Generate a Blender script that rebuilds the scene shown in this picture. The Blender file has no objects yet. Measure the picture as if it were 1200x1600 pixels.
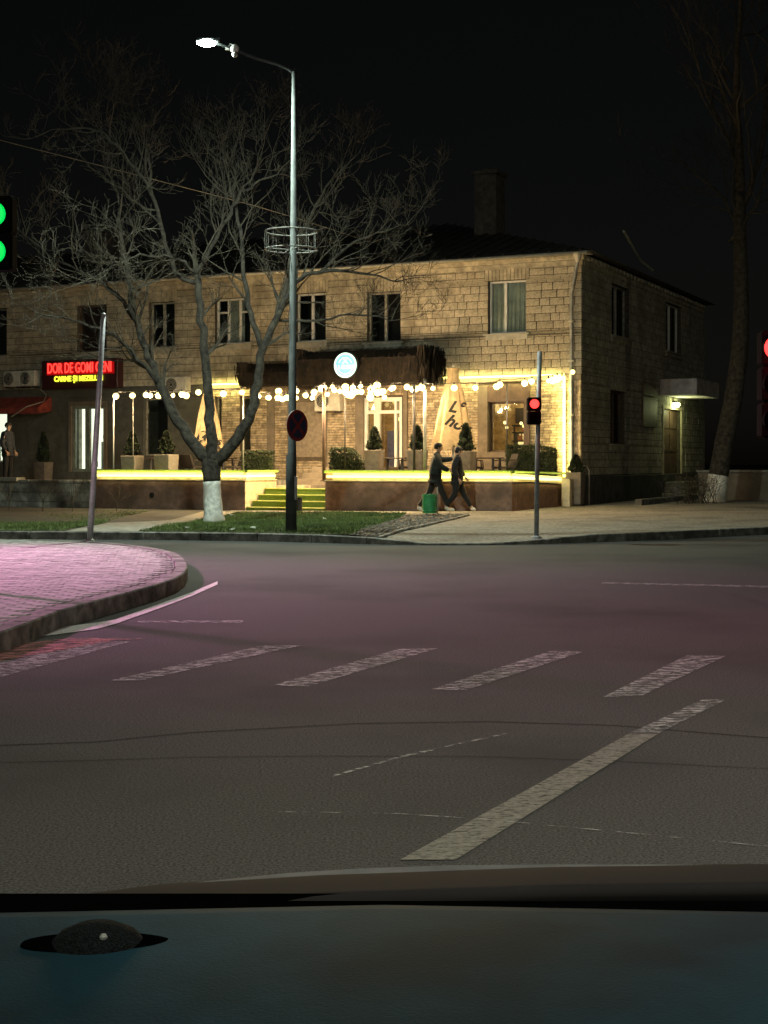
import bpy, bmesh, math, random
import numpy as np
from mathutils import Vector, Matrix
R = math.radians
random.seed(7)
scene = bpy.context.scene
C = scene.collection
# ------------------------------------------------------------------ camera
CAMZ, F, HZ = 1.3, 2250.0, 723.0
cam = bpy.data.cameras.new('camera'); camo = bpy.data.objects.new('camera', cam); C.objects.link(camo)
camo.location = (0, 0, CAMZ); camo.rotation_euler = (R(90), 0, 0)
cam.sensor_fit = 'VERTICAL'; cam.sensor_height = 36; cam.lens = F/1600*36
cam.shift_y = -77/1600; cam.clip_start = 0.05; cam.clip_end = 1500
scene.camera = camo
# ------------------------------------------------------------------ night sky
w = bpy.data.worlds.new('World'); scene.world = w; w.use_nodes = True
wn = w.node_tree.nodes; bg = wn['Background']
sky = wn.new('ShaderNodeTexSky'); sky.sky_type = 'NISHITA'; sky.sun_disc = False
sky.sun_elevation = R(4); sky.sun_rotation = R(200)
hs = wn.new('ShaderNodeHueSaturation'); hs.inputs['Saturation'].default_value = 0.35
w.node_tree.links.new(sky.outputs[0], hs.inputs['Color']); w.node_tree.links.new(hs.outputs[0], bg.inputs[0])
bg.inputs[1].default_value = 0.0012
sun = bpy.data.lights.new('moon', 'SUN'); sun.energy = 0.012; sun.angle = R(0.5); sun.color = (.8, .88, 1)
so = bpy.data.objects.new('moon', sun); C.objects.link(so); so.rotation_euler = (R(50), 0, R(20))
scene.view_settings.view_transform = 'Standard'; scene.view_settings.look = 'None'
scene.view_settings.exposure = 0; scene.view_settings.gamma = 1
# lamp strengths, all tuned here
LAMP_W = 3400; PINK_W = 10500; WARM_W = 2300; BULB_E = 2.7; STRIP_E = 2.6; BULB_PT = 195; STRIP_W = 12
# ------------------------------------------------------------------ helpers
def P(px, py, Y): return Vector(((px-600)*Y/F, Y, CAMZ+(HZ-py)*Y/F))
def GZ(px, py, z=0.0):
    Y = (CAMZ-z)*F/(py-HZ); return Vector(((px-600)*Y/F, Y, z))
def clamp(a, lo=0., hi=1.): return max(lo, min(hi, a))
def pav_z(X, Y):
    t = clamp((Y-24)/9); t = t*t*(3-2*t)
    return .12*(1-t) + t*(.05+.012*clamp(X, -10, 9))
def G(px, py, dz=0.0):
    z = .1
    for _ in range(12):
        p = GZ(px, py, z); z = pav_z(p.x, p.y)
    p = GZ(px, py, z); p.z += dz; return p
class MB:
    def __init__(s): s.v = []; s.f = []
    def add(s, vs, fs):
        n = len(s.v); s.v += [tuple(v) for v in vs]; s.f += [tuple(i+n for i in f) for f in fs]; return s
    def box(s, x0, x1, y0, y1, z0, z1, M=None):
        vs = [Vector((x, y, z)) for z in (z0, z1) for y in (y0, y1) for x in (x0, x1)]
        if M: vs = [M @ v for v in vs]
        return s.add(vs, [(0,2,3,1),(4,5,7,6),(0,1,5,4),(2,6,7,3),(0,4,6,2),(1,3,7,5)])
    def tube(s, pts, rad, n=6, cap=True):
        pts = [Vector(p) for p in pts]
        if not hasattr(rad, '__len__'): rad = [rad]*len(pts)
        vs = []; fs = []; up = None
        for i, p in enumerate(pts):
            d = (pts[min(i+1, len(pts)-1)]-pts[max(i-1, 0)])
            d = d.normalized() if d.length > 1e-9 else Vector((0,0,1))
            if up is None: up = Vector((0,0,1)) if abs(d.z) < .9 else Vector((1,0,0))
            a = up - d*up.dot(d)
            a = a.normalized() if a.length > 1e-6 else d.orthogonal().normalized()
            b = d.cross(a); up = a
            for k in range(n):
                t = 2*math.pi*k/n; vs.append(p+(a*math.cos(t)+b*math.sin(t))*rad[i])
        for i in range(len(pts)-1):
            for k in range(n):
                fs.append((i*n+k, i*n+(k+1) % n, (i+1)*n+(k+1) % n, (i+1)*n+k))
        if cap: fs.append(tuple(range(n))[::-1]); fs.append(tuple(range((len(pts)-1)*n, len(pts)*n)))
        return s.add(vs, fs)
    def lathe(s, prof, n=20, cx=0, cy=0, fold=0, nf=8):
        vs = []; fs = []
        for (r, z) in prof:
            for k in range(n):
                t = 2*math.pi*k/n; rr = r*(1+fold*math.cos(nf*t))
                vs.append((cx+rr*math.cos(t), cy+rr*math.sin(t), z))
        m = len(prof)
        for i in range(m-1):
            for k in range(n):
                fs.append((i*n+k, i*n+(k+1) % n, (i+1)*n+(k+1) % n, (i+1)*n+k))
        fs.append(tuple(range(n))[::-1]); fs.append(tuple(range((m-1)*n, m*n)))
        return s.add(vs, fs)
    def prism(s, poly, z0, z1):
        n = len(poly)
        vs = [(p[0], p[1], z0) for p in poly]+[(p[0], p[1], z1) for p in poly]
        return s.add(vs, [tuple(range(n))[::-1], tuple(range(n, 2*n))]+[(i, (i+1) % n, (i+1) % n+n, i+n) for i in range(n)])
    def ball(s, c, r, n=10, m=6, sq=(1,1,1)):
        prof = [(max(1e-4, math.sin(math.pi*i/m)), -math.cos(math.pi*i/m)) for i in range(m+1)]
        t = MB(); t.lathe(prof, n)
        return s.add([(c[0]+v[0]*r*sq[0], c[1]+v[1]*r*sq[1], c[2]+v[2]*r*sq[2]) for v in t.v], t.f)
    def mesh(s, name, mat=None, bevel=0, smooth=False):
        me = bpy.data.meshes.new(name); me.from_pydata(s.v, [], s.f)
        bm = bmesh.new(); bm.from_mesh(me)
        bmesh.ops.recalc_face_normals(bm, faces=bm.faces)
        if bevel: bmesh.ops.bevel(bm, geom=[e for e in bm.edges], offset=bevel, segments=1, affect='EDGES', clamp_overlap=True)
        bm.to_mesh(me); bm.free()
        if smooth: me.shade_smooth()
        if mat: me.materials.append(mat)
        return me
    def build(s, name, mat=None, parent=None, bevel=0, smooth=False, loc=(0,0,0), rot=(0,0,0)):
        return link(name, s.mesh(name, mat, bevel, smooth), parent, loc, rot)
def link(name, data, parent=None, loc=(0,0,0), rot=(0,0,0)):
    o = bpy.data.objects.new(name, data); C.objects.link(o); o.parent = parent
    o.location = loc; o.rotation_euler = rot; return o
def tag(o, label=None, cat=None, group=None, kind=None):
    if label: o['label'] = label
    if cat: o['category'] = cat
    if group: o['group'] = group
    if kind: o['kind'] = kind
    return o
def thing(name, label, cat, loc=(0,0,0), rz=0, group=None):
    return tag(link(name, None, None, loc, (0,0,rz)), label, cat, group)
def copy_tree(o, parent=None):
    c = o.copy(); C.objects.link(c); c.parent = parent
    for ch in [x for x in C.objects if x.parent == o]: copy_tree(ch, c)
    return c
# ------------------------------------------------------------------ materials
def mat(name, col, rough=.8, metal=0, var=.12, scale=8, bump=.2, bscale=None, coat=0, rnd=0, stain=None, spec=None, detail=6):
    m = bpy.data.materials.new(name); m.use_nodes = True; nt = m.node_tree; N = nt.nodes; L = nt.links
    b = N['Principled BSDF']; b.inputs['Roughness'].default_value = rough; b.inputs['Metallic'].default_value = metal
    if coat: b.inputs['Coat Weight'].default_value = coat
    if spec is not None: b.inputs['Specular IOR Level'].default_value = spec
    tc = N.new('ShaderNodeTexCoord'); nz = N.new('ShaderNodeTexNoise'); nz.inputs['Scale'].default_value = scale
    nz.inputs['Detail'].default_value = detail; nz.inputs['Roughness'].default_value = .65
    L.new(tc.outputs['Object'], nz.inputs['Vector'])
    mx = N.new('ShaderNodeMix'); mx.data_type = 'RGBA'
    mx.inputs['A'].default_value = tuple(c*(1-var*2) for c in col)+(1,); mx.inputs['B'].default_value = tuple(min(1, c*(1+var*2)) for c in col)+(1,)
    cr = N.new('ShaderNodeMapRange'); cr.inputs['From Min'].default_value = .36; cr.inputs['From Max'].default_value = .64; L.new(nz.outputs['Fac'], cr.inputs['Value'])
    L.new(cr.outputs[0], mx.inputs['Factor']); out = mx.outputs['Result']
    if stain:
        n2 = N.new('ShaderNodeTexNoise'); n2.inputs['Scale'].default_value = stain[1]; n2.inputs['Detail'].default_value = 8
        L.new(tc.outputs['Object'], n2.inputs['Vector'])
        rp = N.new('ShaderNodeValToRGB'); rp.color_ramp.elements[0].position = .48; rp.color_ramp.elements[1].position = .68
        L.new(n2.outputs['Fac'], rp.inputs['Fac'])
        m2 = N.new('ShaderNodeMix'); m2.data_type = 'RGBA'; m2.inputs['B'].default_value = tuple(stain[0])+(1,)
        L.new(rp.outputs['Color'], m2.inputs['Factor']); L.new(out, m2.inputs['A']); out = m2.outputs['Result']
    if rnd:
        oi = N.new('ShaderNodeObjectInfo'); ge = N.new('ShaderNodeNewGeometry'); ad = N.new('ShaderNodeMath'); ad.operation = 'ADD'
        L.new(oi.outputs['Random'], ad.inputs[0]); L.new(ge.outputs['Random Per Island'], ad.inputs[1])
        fr = N.new('ShaderNodeMath'); fr.operation = 'FRACT'; L.new(ad.outputs[0], fr.inputs[0])
        mr = N.new('ShaderNodeMapRange'); mr.inputs['To Min'].default_value = 1-rnd; mr.inputs['To Max'].default_value = 1+rnd*.7
        L.new(fr.outputs[0], mr.inputs['Value'])
        h = N.new('ShaderNodeHueSaturation'); L.new(mr.outputs[0], h.inputs['Value']); L.new(out, h.inputs['Color']); out = h.outputs[0]
    L.new(out, b.inputs['Base Color'])
    if bump:
        nb = N.new('ShaderNodeTexNoise'); nb.inputs['Scale'].default_value = bscale or scale*4; nb.inputs['Detail'].default_value = 5
        L.new(tc.outputs['Object'], nb.inputs['Vector'])
        bp = N.new('ShaderNodeBump'); bp.inputs['Strength'].default_value = bump; bp.inputs['Distance'].default_value = .01
        L.new(nb.outputs['Fac'], bp.inputs['Height']); L.new(bp.outputs[0], b.inputs['Normal'])
    return m
def emit(name, col, s):
    m = bpy.data.materials.new(name); m.use_nodes = True; b = m.node_tree.nodes['Principled BSDF']
    b.inputs['Base Color'].default_value = tuple(min(1, c*.6) for c in col)+(1,); b.inputs['Emission Color'].default_value = tuple(col)+(1,); b.inputs['Emission Strength'].default_value = s
    return m
def glassmat(name, tint=(1,1,1), refl=.12):
    m = bpy.data.materials.new(name); m.use_nodes = True; N = m.node_tree.nodes; L = m.node_tree.links
    N.remove(N['Principled BSDF'])
    t = N.new('ShaderNodeBsdfTransparent'); t.inputs[0].default_value = tuple(tint)+(1,)
    g = N.new('ShaderNodeBsdfGlossy'); g.inputs['Roughness'].default_value = .03
    lw = N.new('ShaderNodeFresnel'); ad = N.new('ShaderNodeMath'); ad.operation = 'ADD'; ad.inputs[1].default_value = refl
    mx = N.new('ShaderNodeMixShader'); L.new(lw.outputs[0], ad.inputs[0]); L.new(ad.outputs[0], mx.inputs[0])
    L.new(t.outputs[0], mx.inputs[1]); L.new(g.outputs[0], mx.inputs[2]); L.new(mx.outputs[0], N['Material Output'].inputs[0])
    return m
def paintmat(name, col, wear=.5, sc=3.0):
    """worn road paint: the paint is missing where the noise says so"""
    m = mat(name, col, .75, scale=40, var=.15)
    N = m.node_tree.nodes; L = m.node_tree.links; b = N['Principled BSDF']
    tc = N.new('ShaderNodeTexCoord'); mp = N.new('ShaderNodeMapping'); mp.inputs['Rotation'].default_value = (0,0,R(-62)); mp.inputs['Scale'].default_value = (1, 3.5, 1)
    L.new(tc.outputs['Object'], mp.inputs['Vector'])
    n = N.new('ShaderNodeTexNoise'); n.inputs['Scale'].default_value = sc; n.inputs['Detail'].default_value = 12; n.inputs['Roughness'].default_value = .75
    L.new(mp.outputs[0], n.inputs['Vector'])
    r = N.new('ShaderNodeValToRGB'); r.color_ramp.elements[0].position = wear-.05; r.color_ramp.elements[1].position = wear+.06
    L.new(n.outputs['Fac'], r.inputs['Fac'])
    L.new(r.outputs['Color'], b.inputs['Alpha'])
    return m
M = {}
M['asphalt'] = mat('asphalt', (.07,.068,.064), .88, var=.4, scale=95, bump=.5, bscale=260, stain=((.04,.039,.038), .45), spec=.35, detail=10)
M['asphalt_old'] = M['asphalt']
M['tar'] = mat('tar_seal', (.032,.031,.03), .95, spec=.1, var=.2, scale=30, bump=.2)
M['ground'] = mat('bare_ground', (.06,.055,.045), .95, scale=2)
M['pave'] = mat('concrete_pavers_far', (.22,.2,.165), .85, var=.3, scale=14, bump=.6, bscale=40, stain=((.12,.11,.09), .9), detail=9)
M['path'] = mat('path_slabs', (.26,.24,.2), .9, var=.25, scale=6, bump=.4)
M['kerb'] = mat('kerb_concrete', (.19,.185,.165), .85, var=.3, scale=7, bump=.5, rnd=.15, stain=((.08,.075,.065), 2))
M['paver'] = mat('grey_paver', (.36,.35,.33), .8, var=.15, scale=9, bump=.5, rnd=.16)
M['joint'] = mat('joint_sand', (.2,.19,.18), .95, scale=20)
M['soil'] = mat('bare_soil', (.09,.075,.055), .95, var=.4, scale=12, bump=1, stain=((.16,.14,.11), 6))
M['turf'] = mat('turf_soil', (.045,.055,.02), .95, var=.35, scale=5, bump=.6, stain=((.08,.07,.04), 1.2))
M['grass'] = mat('grass_blades', (.1,.15,.035), .7, var=.3, scale=1.3, bump=0, rnd=.35)
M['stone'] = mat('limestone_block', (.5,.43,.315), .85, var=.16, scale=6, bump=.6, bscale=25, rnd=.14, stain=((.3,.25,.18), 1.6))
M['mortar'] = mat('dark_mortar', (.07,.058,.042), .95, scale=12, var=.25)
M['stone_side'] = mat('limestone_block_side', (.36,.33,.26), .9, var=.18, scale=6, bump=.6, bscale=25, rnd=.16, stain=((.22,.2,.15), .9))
M['clad'] = mat('cladding_brick', (.42,.33,.22), .85, var=.2, scale=9, bump=.6, rnd=.36)
M['cladm'] = mat('cladding_mortar', (.1,.075,.05), .95)
M['render'] = mat('brown_render', (.2,.16,.12), .9, var=.1, scale=5, bump=.3, stain=((.15,.12,.09), 1))
M['render_dk'] = mat('dark_grey_render', (.1,.095,.08), .9, var=.14, scale=4, bump=.3, stain=((.07,.065,.055), 1))
M['terr'] = mat('terracotta_brown_plaster', (.24,.14,.1), .9, var=.13, scale=7, bump=.4, stain=((.14,.09,.06), 1.3))
M['cream'] = mat('cream_plaster', (.55,.47,.33), .85, var=.1, scale=5, bump=.2)
M['grassmat'] = mat('green_step_carpet', (.13,.19,.03), .95, var=.25, scale=60, bump=.8)
M['plinth'] = mat('dark_plinth', (.06,.058,.055), .85, var=.2, scale=3)
M['roof'] = mat('roof_sheet', (.05,.045,.042), .85, var=.25, scale=3)
M['chim'] = mat('chimney_brick', (.12,.1,.08), .9, var=.2, scale=6)
M['dimwire'] = mat('weathered_wire', (.13,.125,.11), .8, bump=0)
M['gut'] = mat('galvanised_gutter', (.5,.46,.38), .5, metal=.3, var=.1, scale=4, bump=.05)
M['pipe'] = mat('zinc_pipe', (.33,.33,.31), .5, metal=.5, var=.15, scale=4, bump=.1)
M['upvc'] = mat('white_window_plastic', (.72,.7,.66), .4, var=.04, scale=3, bump=0)
M['woodw'] = mat('old_painted_wood', (.3,.27,.22), .6, var=.2, scale=8)
M['brownf'] = mat('brown_frame', (.1,.06,.04), .6, var=.15, scale=5)
M['dark'] = mat('dark_room', (.02,.018,.015), .9, bump=0)
M['curtain'] = mat('pale_curtain', (.75,.76,.66), .9, var=.1, scale=3)
M['curtaind'] = mat('dim_curtain', (.14,.13,.1), .9, var=.15, scale=3)
M['glass'] = glassmat('window_glass', (.9,.92,.9), .05)
M['darkmetal'] = mat('dark_metal', (.035,.035,.037), .5, metal=.4, var=.1, bump=.05)
M['lamp_metal'] = mat('galvanised_pole', (.05,.056,.055), .75, metal=0, spec=.25, var=.15, scale=5, bump=.15)
M['polegrey'] = mat('painted_grey_pole', (.3,.3,.31), .5, metal=.2, var=.15, scale=6, bump=.1)
M['sigblack'] = mat('signal_black', (.003,.003,.003), .9, bump=0, spec=.05)
M['black'] = mat('black_plastic', (.01,.01,.01), .8, var=.1, bump=.05)
M['bark'] = mat('grey_bark', (.037,.031,.023), .95, var=.4, scale=9, bump=1, bscale=18)
M['twig'] = mat('twig_bark', (.05,.041,.028), .9, var=.2, scale=5, bump=.2)
M['whitewash'] = mat('lime_whitewash', (.7,.69,.64), .9, var=.15, scale=12, bump=.8, stain=((.4,.37,.31), 3))
M['conifer'] = mat('conifer_green', (.022,.032,.013), .8, var=.3, scale=6, bump=.2, rnd=.4)
M['box'] = mat('artificial_boxwood', (.03,.042,.013), .7, var=.3, scale=8, bump=.2, rnd=.4)
M['pot'] = mat('planter_fibre', (.13,.11,.092), .85, var=.12, scale=6, bump=.2)
M['potl'] = mat('planter_pale', (.27,.24,.19), .85, var=.1, scale=6, bump=.2)
M['canvas'] = mat('parasol_canvas', (.46,.34,.19), .9, var=.1, scale=5, bump=.3)
M['thatch'] = mat('shadow_toned_thatch', (.02,.0135,.009), .95, var=.35, scale=5, bump=.5, rnd=.5)  # near-black to hold the shadow over the entrance in the colour
M['wicker'] = mat('dark_wicker', (.04,.03,.022), .7, var=.2, scale=20)
M['greenp'] = mat('green_painted_steel', (.025,.2,.065), .5, var=.15, scale=6, bump=.1)
M['skin'] = mat('skin', (.42,.26,.18), .6, var=.06, bump=0)
M['jacket'] = mat('dark_teal_jacket', (.01,.016,.016), .8, var=.2, scale=14, bump=.4)
M['jacket2'] = mat('grey_puffer_jacket', (.014,.012,.012), .8, var=.2, scale=14, bump=.4)
M['jacket3'] = mat('dark_coat', (.02,.022,.028), .8, var=.2, scale=14, bump=.4)
M['trous'] = mat('dark_trousers', (.009,.008,.008), .85, var=.2, scale=14, bump=.3)
M['hair'] = mat('dark_hair', (.012,.01,.009), .7, var=.2, scale=30, bump=.5)
M['shoe'] = mat('white_trainer', (.6,.56,.48), .7, var=.1, bump=.1)
M['signbox'] = mat('sign_box_dark', (.05,.012,.014), .5, bump=0)
M['awn'] = mat('red_awning', (.28,.05,.035), .8, var=.2, scale=4)
M['acw'] = mat('air_con_casing', (.62,.58,.5), .6, var=.08, bump=.05)
M['bonnet'] = mat('dark_car_paint', (.013,.011,.011), .85, var=.1, scale=3, bump=0, spec=.2)
M['dash'] = mat('soft_touch_dashboard', (.004,.022,.032), .7, spec=.14, var=.25, scale=3, bump=.12, bscale=420)  # teal base colour holds the cool reflection on the dash
M['rubber'] = mat('black_rubber', (.0012,.0012,.0012), 1, bump=0, spec=0)
M['concrete'] = mat('concrete', (.27,.25,.21), .9, var=.2, scale=5, bump=.4, stain=((.16,.15,.12), 2))
M['wallb'] = mat('retaining_block', (.34,.33,.28), .9, var=.2, scale=5, bump=.5, rnd=.12, stain=((.12,.115,.1), 1.5))
M['white'] = paintmat('worn_white_paint', (.44,.43,.41), .515, 9)
M['white_ok'] = paintmat('white_paint', (.2,.19,.16), .42, 16)
M['white_edge'] = paintmat('white_edge_paint', (.62,.58,.56), .38, 4)
M['redp'] = paintmat('worn_red_paint', (.42,.13,.12), .5, 6)
M['bulb'] = emit('warm_bulb', (1,.84,.34), BULB_E)
M['led'] = emit('warm_led_strip', (1,.93,.25), STRIP_E)
M['ledgreen'] = emit('green_signal', (.0,.9,.12), .9)
M['ledred'] = emit('red_signal', (1,.04,.035), 3)
M['redtxt'] = emit('red_neon', (1,.05,.035), 2.2)
M['redglow'] = emit('red_sign_glow', (.75,.005,.01), .3)
M['yeltxt'] = emit('yellow_led_text', (.92,1,.05), 1.6)
M['shop'] = emit('glowing_shop_wall', (.93,1,.78), 1.9)
M['teal'] = emit('teal_sign_face', (.22,.85,.68), .85)
M['tealw'] = emit('pale_sign_lettering', (.72,1,.93), 1.25)
M['lampface'] = emit('street_lamp_face', (.78,1,.88), 260)
M['doorlamp'] = emit('door_lamp_face', (.86,1,.4), 25)
# ------------------------------------------------------------------ ground and road
g = MB(); g.box(-500, 500, -300, 900, -.5, -.06)
tag(g.build('ground', M['ground']), kind='structure')
kerb_px = [(-60,842),(100,843),(250,844),(400,846),(500,848.5),(590,851),(700,852.5),(830,851),(900,848.5),(1000,845),(1100,840),(1200,835),(1300,831)]
kl = [GZ(a, b) for a, b in kerb_px]
kl = [Vector((-45, 25.8, 0)), Vector((-20, 25.2, 0))]+kl+[Vector((12.5, 30.5, 0)), Vector((17, 38, 0)), Vector((23, 50, 0)), Vector((45, 96, 0))]
def resample(pts, step):
    out = [pts[0].copy()]; acc = 0
    for a, b in zip(pts, pts[1:]):
        L = (b-a).length; d = step-acc
        while d <= L: out.append(a.lerp(b, d/L)); d += step
        acc = L-(d-step)
    return out
kp = resample(kl, 1.0)
def kh(X):
    t0 = clamp((X+.55)/1.3); t1 = clamp((3.3-X)/1.4); t = min(t0, t1); return .13*(1-t)+.025*t
rd = MB(); rd.box(-120, 120, -60, 110, -.3, 0)
road = tag(rd.build('road', M['asphalt']), kind='structure')
# pavement beyond the far kerb, rising and falling gently
pv = MB(); rows = [0, .4, 1, 2, 3, 4.5, 6, 8, 10, 13, 17, 22, 30, 45]
inn = []
for i, p in enumerate(kp):
    d = (kp[min(i+1, len(kp)-1)]-kp[max(i-1, 0)]).normalized(); n = Vector((-d.y, d.x, 0)); inn.append(p+n*.16)
for i, p in enumerate(inn):
    for r_ in rows:
        q = Vector((p.x, p.y+r_, 0)); z = pav_z(q.x, q.y)
        z = kh(p.x)*(1-clamp(r_/1.6))+z*clamp(r_/1.6) if r_ < 1.6 else z
        pv.v.append((q.x, q.y, z))
m_ = len(rows)
for i in range(len(inn)-1):
    for j in range(m_-1):
        pv.f.append((i*m_+j, (i+1)*m_+j, (i+1)*m_+j+1, i*m_+j+1))
pave = tag(pv.build('pavement', M['pave'], smooth=True), kind='structure')
kst = MB()
for i in range(len(kp)-1):
    a, b = kp[i], kp[i+1]; d = (b-a).normalized(); n = Vector((-d.y, d.x, 0)); a2 = a+d*.006; b2 = b-d*.006
    za, zb = kh(a.x), kh(b.x); t = MB(); w_ = .158
    t.add([a2+Vector((0,0,-.2)), b2+Vector((0,0,-.2)), b2+n*w_+Vector((0,0,-.2)), a2+n*w_+Vector((0,0,-.2)),
           a2+n*.01+Vector((0,0,za+.004)), b2+n*.01+Vector((0,0,zb+.004)), b2+n*w_+Vector((0,0,zb+.004)), a2+n*w_+Vector((0,0,za+.004))],
          [(0,1,2,3),(4,5,6,7),(0,1,5,4),(1,2,6,5),(2,3,7,6),(3,0,4,7)])
    if -9.5 < a.x < 9.5: t.build('kerb_stone', M['kerb'], pave, bevel=.012)
    else: kst.add(t.v, t.f)
tag(kst.build('kerb_run', M['kerb'], pave), kind='stuff')
# near corner pavement with pavers
isl_px = [(0,990),(50,970),(97,952),(150,938),(200,925),(245,913),(275,903),(290,893),(294,884),(290,873),(275,863),(245,856),(200,850),(140,845.5),(70,843),(0,842),(-60,841)]
isl = [GZ(a, b, .15) for a, b in isl_px]
isl = [Vector((-5.2, 5.6, .15)), Vector((-3.7, 8.0, .15))]+isl+[Vector((-9.5, 22.6, .15)), Vector((-25, 23.2, .15)), Vector((-25, 5.6, .15))]
ib = MB()
def offset_in(poly, d):
    out = []
    n = len(poly)
    for i in range(n):
        t = (poly[(i+1) % n]-poly[i-1]).normalized(); out.append(poly[i]+Vector((-t.y, t.x, 0))*d)
    return out
inner = offset_in(isl, .15)
ib.prism([(p.x, p.y) for p in inner], -.2, .139)
islo = tag(ib.build('corner_pavement', M['joint']), kind='structure')
ring = isl[:-1]; rs = resample(ring, .8); rin = []
for i, p in enumerate(rs):
    t = (rs[min(i+1, len(rs)-1)]-rs[max(i-1, 0)]).normalized(); rin.append(p+Vector((-t.y, t.x, 0))*.14)
for i in range(len(rs)-1):
    if rs[i].x < -14: continue
    a, b, c, d = rs[i], rs[i+1], rin[i+1], rin[i]; e = (b-a).normalized()*.008
    t = MB(); t.prism([(a+e)[:2], (b-e)[:2], (c-e)[:2], (d+e)[:2]], -.2, .15)
    t.build('kerb_stone', M['kerb'], islo, bevel=.012)
def inside(x, y, poly):
    r_ = False; n = len(poly)
    for i in range(n):
        a, b = poly[i], poly[i-1]
        if (a.y > y) != (b.y > y) and x < (b.x-a.x)*(y-a.y)/(b.y-a.y)+a.x: r_ = not r_
    return r_
pm = MB(); pm.box(-.098, .098, -.048, .048, -.06, 0); pme = pm.mesh('paver', M['paver'], bevel=.006)
spots = []; ca, sa = math.cos(R(-10)), math.sin(R(-10))
for i in range(-90, 90):
    for j in range(-20, 260):
        u = i*.2+(.1 if j % 2 else 0); v = j*.1
        x = u*ca-v*sa-5; y = u*sa+v*ca+6
        if y < 7.5 or y > 22.3 or x < -.31*y-.6: continue
        if all(inside(x+dx, y+dy, inner) for dx, dy in ((-.1,-.06),(.1,-.06),(.1,.06),(-.1,.06))): spots.append((x, y))
spots = [s for s in spots if s[1] > 8.6]
spots.sort(key=lambda s: s[1])
rest = MB(); rr = random.Random(3)
for k, (x, y) in enumerate(spots):
    hz = .147+rr.uniform(-.0025, .0015); tx, ty = rr.uniform(-.012,.012), rr.uniform(-.012,.012)
    if k < 290: link('paver', pme, islo, (x, y, hz), (tx, ty, R(-10)))
    else:
        Mx = Matrix.Translation((x, y, hz)) @ Matrix.Rotation(R(-10), 4, 'Z') @ Matrix.Rotation(tx, 4, 'X') @ Matrix.Rotation(ty, 4, 'Y')
        t = MB(); t.box(-.096, .096, -.046, .046, -.06, 0, Mx); rest.add(t.v, t.f)
tag(rest.build('paver_field', M['paver'], islo), kind='stuff')
# road markings (flat sheets 4 mm above the road)
def sheet(name, polys, mt, z=.004):
    m = MB()
    for poly in polys:
        n = len(m.v); m.v += [(p.x, p.y, z) for p in poly]; m.f.append(tuple(range(n, n+len(poly))))
    return m.build(name, mt, road)
for q in ([(-90,1078),(-10,1066),(268,1003),(175,1003),(-90,1050)], [(160,1064),(235,1064),(488,1009),(395,1009)], [(405,1073),(500,1073),(700,1014),(610,1014)],
          [(655,1079),(745,1079),(930,1018),(845,1018)], [(925,1090),(1020,1088),(1150,1026),(1058,1024)], [(1190,1105),(1290,1105),(1400,1032),(1300,1032)]):
    sheet('crossing_stripe', [[GZ(p[0]*.64+(q[0][0]+q[1][0])/2*.36 if p[1] > 1040 else p[0]*.64+(q[2][0]+q[-1][0])/2*.36, p[1]) for p in q]], M['white'])
for q in ([(-90,1048),(-30,1040),(175,1003),(225,999),(100,999),(-90,1022)],):
    sheet('crossing_stripe', [[GZ(*p) for p in q]], M['redp'], .008)
sheet('lane_line', [[GZ(*p) for p in ((625,1345),(712,1345),(1028,1148),(982,1148))]], M['white_ok'])
sheet('lane_line', [[GZ(*p) for p in ((984,1147),(1028,1147),(1135,1094),(1098,1094))]], M['white'])
ln = [(-90,1030,1012),(0,1008,994),(60,996,985),(150,984,974),(180,976,969),(245,953,946),(300,932,926),(340,914,909)]
sheet('edge_line', [[GZ(ln[i][0], ln[i][1]), GZ(ln[i+1][0], ln[i+1][1]), GZ(ln[i+1][0], ln[i+1][2]), GZ(ln[i][0], ln[i][2])] for i in range(len(ln)-1)], M['white_edge'], .006)
sheet('lane_line', [[GZ(940,912), GZ(1300,921), GZ(1300,918), GZ(940,910)]], M['white'])
sheet('worn_dash', [[GZ(215,973), GZ(380,974), GZ(380,970), GZ(215,970.5)]], M['white'])
sheet('lane_line', [[GZ(520,1215), GZ(640,1182), GZ(800,1146), GZ(800,1144.5), GZ(635,1180), GZ(518,1213)]], M['white'])
def strip(pts, wd, mt, name, z):
    P_ = [GZ(*p) for p in pts]; m = MB()
    for a, b in zip(P_, P_[1:]):
        n = Vector((0, wd, 0)); k = len(m.v)
        m.v += [(v.x, v.y, z) for v in (a-n, b-n, b+n, a+n)]; m.f.append((k, k+1, k+2, k+3))
    m.build(name, mt, road)
strip([(-80,1168),(150,1160),(300,1145),(560,1131),(760,1128),(960,1134),(1080,1144),(1280,1160)], .006, M['tar'], 'tar_seam', .003)
strip([(-80,1194),(100,1190),(300,1184),(500,1182),(760,1183),(960,1190),(1280,1206)], .0035, M['tar'], 'tar_seam', .003)
strip([(430,1270),(620,1273),(760,1282),(1000,1305),(1280,1332)], .004, M['white'], 'scratch_line', .005)
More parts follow.
